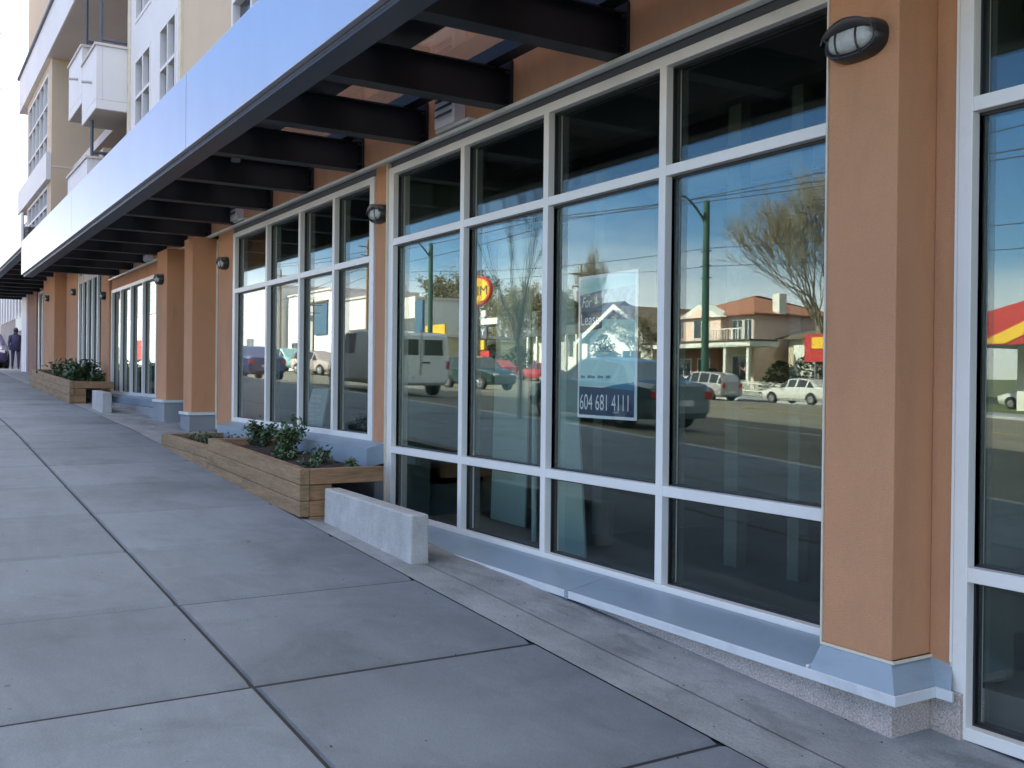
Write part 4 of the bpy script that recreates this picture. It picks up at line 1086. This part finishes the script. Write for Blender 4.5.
# orange awning shop and white shops farther left
def shop(x0, x1, y, z1, m, label, name='white_shop', wins=(), signs=(), parapet=.3):
    e = empty(name, at((x0 + x1) / 2, y - 6), label, 'building')
    zb = gz((x0 + x1) / 2, y) - .3
    MB().box(x0, x1, y - 14, y, zb, z1).build('wall', m, e)
    MB().box(x0 - .2, x1 + .2, y - 14, y + .2, z1, z1 + parapet).build('parapet', M_soffit, e)
    for (a, c, d, f) in wins: hwin(e, a, c, y, d, f, .15)
    for (a, c, d, f, mm) in signs: MB().box(a, c, y + .02, y + .25, d, f).build('sign_panel', mm, e)
    return e
shop(-110, -101.5, -50, 6.4, M_tan, 'small shop with an orange sign mirrored above the van roof', 'small_shop', [(-108, -105, 3, 5)], [(-106.5, -101.7, 6.5, 7.9, M_yelp), (-109.3, -107.2, 7.0, 11.0, M_bluep), (-112.5, -109.4, 9.0, 11.6, M_hwhite)])
shop(-136.5, -121.6, -50, 12.4, M_bigwhite, 'tall white building with a blue glazed corner mirrored in the second window', wins=[(-135, -133, 4, 6.5), (-126, -123, 4, 6)], signs=[(-136.3, -121.8, 6.3, 6.6, M_trimdark), (-130, -124, 8.0, 8.2, M_shin)])
shop(-156, -137, -50, 14.4, M_bigwhite, 'large white building with a dark framed blue panel farther down the street', wins=[(-154, -151, 5, 7)], signs=[(-143.5, -138.5, 8.0, 12.5, M_bluep), (-146.2, -145.9, 5, 12.6, M_shin), (-146, -138.3, 12.7, 13.0, M_shin)])
shop(-200, -157, -47, 16.2, M_bigwhite, 'largest white building at the far end of the street', wins=[(-196, -190, 5, 8), (-180, -176, 5, 8), (-168, -164, 6, 8)], signs=[(-190, -184, 8, 10, M_redp)])
shop(-290, -205, -40, 14, M_bigwhite, 'distant white block with red sign panels', 'distant_block', wins=[(-280, -270, 4, 8), (-250, -240, 4, 8), (-230, -222, 4, 8)], signs=[(-262, -244, 8, 11, M_redp), (-222, -212, 5, 9, M_redp)])
# end-of-street buildings seen directly at far left
e = empty('brown_building', (-46, 2.2, 1.7), 'greyish brown building with ribbed windows beyond the white-trimmed end wall', 'building')
MB().box(-70, -41, 1.75, 12, 1.3, 9.3).build('wall', mat('brown_grey_panel', (.27, .22, .21), .8, .1, 1), e)
q = MB()
for k in range(17): q.box(-69 + k * 1.6, -68.6 + k * 1.6, 1.60, 1.75, 4.6, 9.0)
q.build('mullion', M_cream, e); MB().box(-69.2, -42, 1.70, 1.745, 4.8, 8.8).build('window', M_winglass, e)
MB().box(-60, -53, 1.70, 1.74, 3.9, 5.6).build('painted_sunlit_patch', M_hwhite, e)  # white sheet standing in for a sunlit patch of wall

# person far down the pavement
def person(x, y, z, h, label, coat, legs, walk=.16):
    e = empty('person', (x, y, z), label, 'person')
    me = bpy.data.meshes.new('body'); s = h / 1.75
    V = [(0, 0, .95), (0, 0, 1.15), (0, 0, 1.38), (0, 0, 1.50), (0, 0, 1.64), (0, .10, .90), (walk, .10, .50), (walk * .9, .10, .08), (walk + .16, .10, .04), (0, -.10, .90), (-walk * .6, -.10, .50), (-walk * 1.5, -.10, .10), (-walk * 1.5 + .16, -.10, .05),
         (0, .20, 1.40), (-.06, .26, 1.12), (.06, .25, .88), (.10, .25, .80), (0, -.20, 1.40), (.04, -.26, 1.12), (.16, -.25, .90), (.2, -.25, .83)]
    Ed = [(0, 1), (1, 2), (2, 3), (3, 4), (0, 5), (5, 6), (6, 7), (7, 8), (0, 9), (9, 10), (10, 11), (11, 12), (2, 13), (13, 14), (14, 15), (15, 16), (2, 17), (17, 18), (18, 19), (19, 20)]
    Rr = [.155, .15, .165, .06, .105, .10, .07, .045, .04, .10, .07, .045, .04, .075, .055, .04, .035, .075, .055, .04, .035]
    me.from_pydata([(a * s, b_ * s, c * s) for a, b_, c in V], Ed, [])
    o = bpy.data.objects.new('body', me); COL.objects.link(o); o.parent = e; ORG[o.name] = Vector((x, y, z))
    sk = o.modifiers.new('skin', 'SKIN'); sv = me.skin_vertices[0].data
    for i, q in enumerate(sv): q.radius = (Rr[i] * s, Rr[i] * s); q.use_root = (i == 0)
    ss = o.modifiers.new('sub', 'SUBSURF'); ss.levels = ss.render_levels = 1
    me.materials.append(coat)
    b = MB(); b.ell((x, y, z + 1.64 * s), .10 * s, .085 * s, .125 * s, 12, 8); b.ell((x - .11 * s, y, z + 1.63 * s), .02 * s, .014 * s, .02 * s, 6, 4); b.build('face', M_skin, e, smooth=True)
    b = MB(); b.ell((x + .015, y, z + 1.67 * s), .112 * s, .10 * s, .125 * s, 12, 8); b.build('hair', M_black, e, smooth=True)
    b = MB()
    b.tube([(x, y, z + 1.48 * s), (x, y, z + 1.2 * s), (x, y, z + .8 * s)], [.16 * s, .19 * s, .21 * s], 14); b.build('coat', coat, e, smooth=True)
    return e
person(-46.5, .45, gz(-46.5, 0), 1.72, 'person in a dark blue coat walking by the end of the building', mat('coat_navy', (.035, .035, .09), .8), None)

# ------------------------------------------------------------------ poles and wires
def green_pole(x, y, h, label, arm=1.1):
    e = empty('street_lamp', at(x, y), label, 'street lamp', 'green street lamps with curved arms'); z = gz(x, y)
    MB().tube([(x, y, z - .2), (x, y, z + 1.2), (x, y, z + 1.25), (x, y, z + h)], [.34, .32, .27, .22], 14).build('pole', M_green, e, smooth=False)
    pts = [(x, y, z + h - 1.6)]
    for k in range(1, 9):
        t = k / 8; pts.append((x - arm * t * .5, y + (arm + .9) * t, z + h - 1.6 + 1.9 * math.sin(t * PI / 2)))
    MB().tube(pts, [.10 - .005 * k for k in range(9)], 8).build('arm', M_green, e, smooth=True)
    p = pts[-1]; MB().ell((p[0], p[1] + .3, p[2] - .03), .16, .42, .10, 12, 6).build('lamp_head', M_vent, e, smooth=True)
    b = MB()
    for dz in (4.4, 5.2, 3.4): b.cyl((x, y, z + h - dz), (0, 0, 1), .24, .12, 12); b.box(x - .5, x + .5, y - .05, y + .05, z + h - dz - .04, z + h - dz + .04)
    b.build('bracket', M_black, e); return e
green_pole(-50.6, -42.6, 13.0, 'tall green street lamp with a curved arm in front of the pink house')
green_pole(-91.3, -42.6, 13.1, 'green street lamp mirrored in the leftmost pane of the main window')
def util_pole(x, y, h, label, r=.15):
    e = empty('utility_pole', at(x, y), label, 'utility pole', 'wooden utility poles'); z = gz(x, y)
    MB().tube([(x, y, z - .2), (x, y, z + h)], [r * 1.1, r * .7], 10).build('pole', M_polewood, e)
    b = MB(); b.box(x - .06, x + .06, y - 1.2, y + 1.2, z + h - .9, z + h - .78); b.box(x - .06, x + .06, y - .9, y + .9, z + h - 1.9, z + h - 1.8); b.build('crossarm', M_polewood, e)
    t = MB(); t.cyl((x, y + .35, z + h - 2.6), (0, 0, 1), .22, .8, 12); t.build('transformer', M_vent, e)
    return e
util_pole(-66.4, -43.6, 9.4, 'wooden utility pole mirrored left of the lease poster', .12)
util_pole(-109.6, -43.6, 15.5, 'tall wooden utility pole mirrored at the right end of the second window', .22)
util_pole(-139, -43, 14.5, 'wooden utility pole before the large white building', .16)
util_pole(-125.7, -43, 9.5, 'shorter wooden pole beside the dark framed sign', .12)
def wire(name, pts, r, label):
    b = MB()
    for k in range(len(pts) - 1):
        a, c = Vector(pts[k]), Vector(pts[k + 1]); n = 10; sag = (c - a).length * .012
        b.tube([a.lerp(c, t / n) - Vector((0, 0, sag * 4 * (t / n) * (1 - t / n))) for t in range(n + 1)], r, 4)
    return b.build(name, M_wire, label=label, cat='wire', group='overhead wires along the street')
wire('overhead_wire', [(-170, -38, 13.6), (-110, -38, 13.4), (-60, -38, 13.4), (-20, -38, 13.2), (10, -38, 12.6)], .03, 'highest overhead wire crossing the sky above the street lamp')
wire('overhead_wire', [(-170, -42, 11.6), (-109.6, -42.6, 14.4), (-91.3, -42.6, 12.6), (-50.6, -42.6, 10.6), (10, -42.6, 9.4)], .03, 'overhead wire fixed to the green lamp posts')
wire('overhead_wire', [(-170, -43, 10.6), (-109.6, -43, 13.4), (-66.4, -43.6, 10.4), (-50.6, -42.7, 9.4), (10, -43, 8.2)], .025, 'lower overhead wire passing the wooden pole')
wire('overhead_wire', [(-170, -22, 11.6), (-90, -22, 11.4), (-40, -22, 9.2), (10, -22, 7.6)], .02, 'trolley wire above the middle of the road')
wire('overhead_wire', [(-170, -19.8, 11.6), (-90, -19.8, 11.3), (-40, -19.8, 8.9), (10, -19.8, 7.3)], .02, 'second trolley wire next to the first one')

# ------------------------------------------------------------------ world, sun, camera
SUN_EL, SUN_AZ = R(37), math.atan2(.93, -.36)     # direction to the sun in the x-y plane
sd = Vector((math.cos(SUN_AZ) * math.cos(SUN_EL), math.sin(SUN_AZ) * math.cos(SUN_EL), math.sin(SUN_EL)))
w = bpy.data.worlds.new('World'); scene.world = w; w.use_nodes = True
nt = w.node_tree; N = nt.nodes; L = nt.links; N.clear()
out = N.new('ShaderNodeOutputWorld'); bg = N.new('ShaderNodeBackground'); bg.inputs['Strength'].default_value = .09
sky = N.new('ShaderNodeTexSky'); sky.sky_type = 'NISHITA'; sky.sun_disc = False; sky.sun_elevation = SUN_EL
sky.sun_rotation = math.atan2(sd.x, sd.y)
sky.altitude = 1500; sky.air_density = 1.0; sky.dust_density = .35; sky.ozone_density = 2.2
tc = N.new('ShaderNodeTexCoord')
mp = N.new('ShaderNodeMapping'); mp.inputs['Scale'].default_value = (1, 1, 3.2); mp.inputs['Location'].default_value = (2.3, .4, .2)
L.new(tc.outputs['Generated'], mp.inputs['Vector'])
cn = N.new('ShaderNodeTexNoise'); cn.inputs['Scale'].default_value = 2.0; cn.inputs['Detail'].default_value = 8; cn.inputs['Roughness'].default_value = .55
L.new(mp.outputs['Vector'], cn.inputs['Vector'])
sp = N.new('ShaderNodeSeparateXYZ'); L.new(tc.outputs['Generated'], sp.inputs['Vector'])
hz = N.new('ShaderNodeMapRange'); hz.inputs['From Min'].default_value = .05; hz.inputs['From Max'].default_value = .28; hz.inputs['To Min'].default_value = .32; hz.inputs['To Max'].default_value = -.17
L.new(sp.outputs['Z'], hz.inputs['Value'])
ov = N.new('ShaderNodeMapRange'); ov.inputs['From Min'].default_value = .45; ov.inputs['From Max'].default_value = .75; ov.inputs['To Min'].default_value = 0; ov.inputs['To Max'].default_value = .50  # unseen overhead cloud cover, added to make the ambient light more neutral
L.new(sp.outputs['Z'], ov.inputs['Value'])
bh = N.new('ShaderNodeMapRange'); bh.inputs['From Min'].default_value = -.25; bh.inputs['From Max'].default_value = .02; bh.inputs['To Min'].default_value = 0; bh.inputs['To Max'].default_value = .42  # extra cloud added behind the building for neutral ambient light; whitens the left sky
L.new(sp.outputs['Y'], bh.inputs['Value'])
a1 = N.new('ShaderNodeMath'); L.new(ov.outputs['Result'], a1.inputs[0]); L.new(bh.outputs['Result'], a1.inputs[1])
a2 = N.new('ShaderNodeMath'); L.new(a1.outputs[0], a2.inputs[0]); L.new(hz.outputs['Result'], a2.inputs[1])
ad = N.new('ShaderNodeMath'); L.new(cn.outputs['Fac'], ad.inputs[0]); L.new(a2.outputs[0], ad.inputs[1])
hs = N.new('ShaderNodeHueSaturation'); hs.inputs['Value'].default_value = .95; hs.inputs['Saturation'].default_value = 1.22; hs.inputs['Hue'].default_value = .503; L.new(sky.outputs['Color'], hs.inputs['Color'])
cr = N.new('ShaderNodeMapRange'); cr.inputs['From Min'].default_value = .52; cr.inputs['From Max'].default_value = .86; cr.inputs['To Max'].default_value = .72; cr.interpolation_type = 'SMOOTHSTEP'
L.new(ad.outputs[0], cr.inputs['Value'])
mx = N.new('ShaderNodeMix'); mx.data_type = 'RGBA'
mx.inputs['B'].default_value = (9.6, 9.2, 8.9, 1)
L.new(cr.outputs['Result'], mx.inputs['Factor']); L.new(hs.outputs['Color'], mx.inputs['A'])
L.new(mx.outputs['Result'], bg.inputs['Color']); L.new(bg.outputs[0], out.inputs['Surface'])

sl = bpy.data.lights.new('sun', 'SUN'); sl.energy = 5.0; sl.angle = R(.5); sl.color = (1, .93, .82)
so = bpy.data.objects.new('sun', sl); COL.objects.link(so); so.rotation_euler = (-sd).to_track_quat('-Z', 'Y').to_euler(); so.location = (0, 0, 40)

th, roll, pitch = math.atan2(619, 1000), .0105, -.0045
fw = Vector((-math.cos(th), math.sin(th), 0)); rt = Vector((math.sin(th), math.cos(th), 0)); up = Vector((0, 0, 1))
fw2 = fw * math.cos(pitch) + up * math.sin(pitch); up2 = up * math.cos(pitch) - fw * math.sin(pitch)
c_, s_ = math.cos(roll), math.sin(roll)
RR = rt * c_ + up2 * s_; UU = up2 * c_ - rt * s_
cam = bpy.data.cameras.new('camera'); co = bpy.data.objects.new('camera', cam); COL.objects.link(co)
cam.sensor_width = 36; cam.lens = 36 * 1000 / 1024; cam.clip_start = .05; cam.clip_end = 4000
Mx = Matrix((RR, UU, -fw2)).transposed().to_4x4(); Mx.translation = Vector((0, -3.9, 1.62)); co.matrix_world = Mx
scene.camera = co
vs = scene.view_settings; vs.view_transform = 'Standard'; vs.look = 'None'; vs.exposure = 2.1; vs.gamma = 1; vs.use_curve_mapping = False
cy = scene.cycles; cy.max_bounces = 8; cy.diffuse_bounces = 3; cy.glossy_bounces = 4; cy.transparent_max_bounces = 24; cy.use_denoising = True; cy.sample_clamp_indirect = 6
cy.caustics_reflective = False; cy.caustics_refractive = False
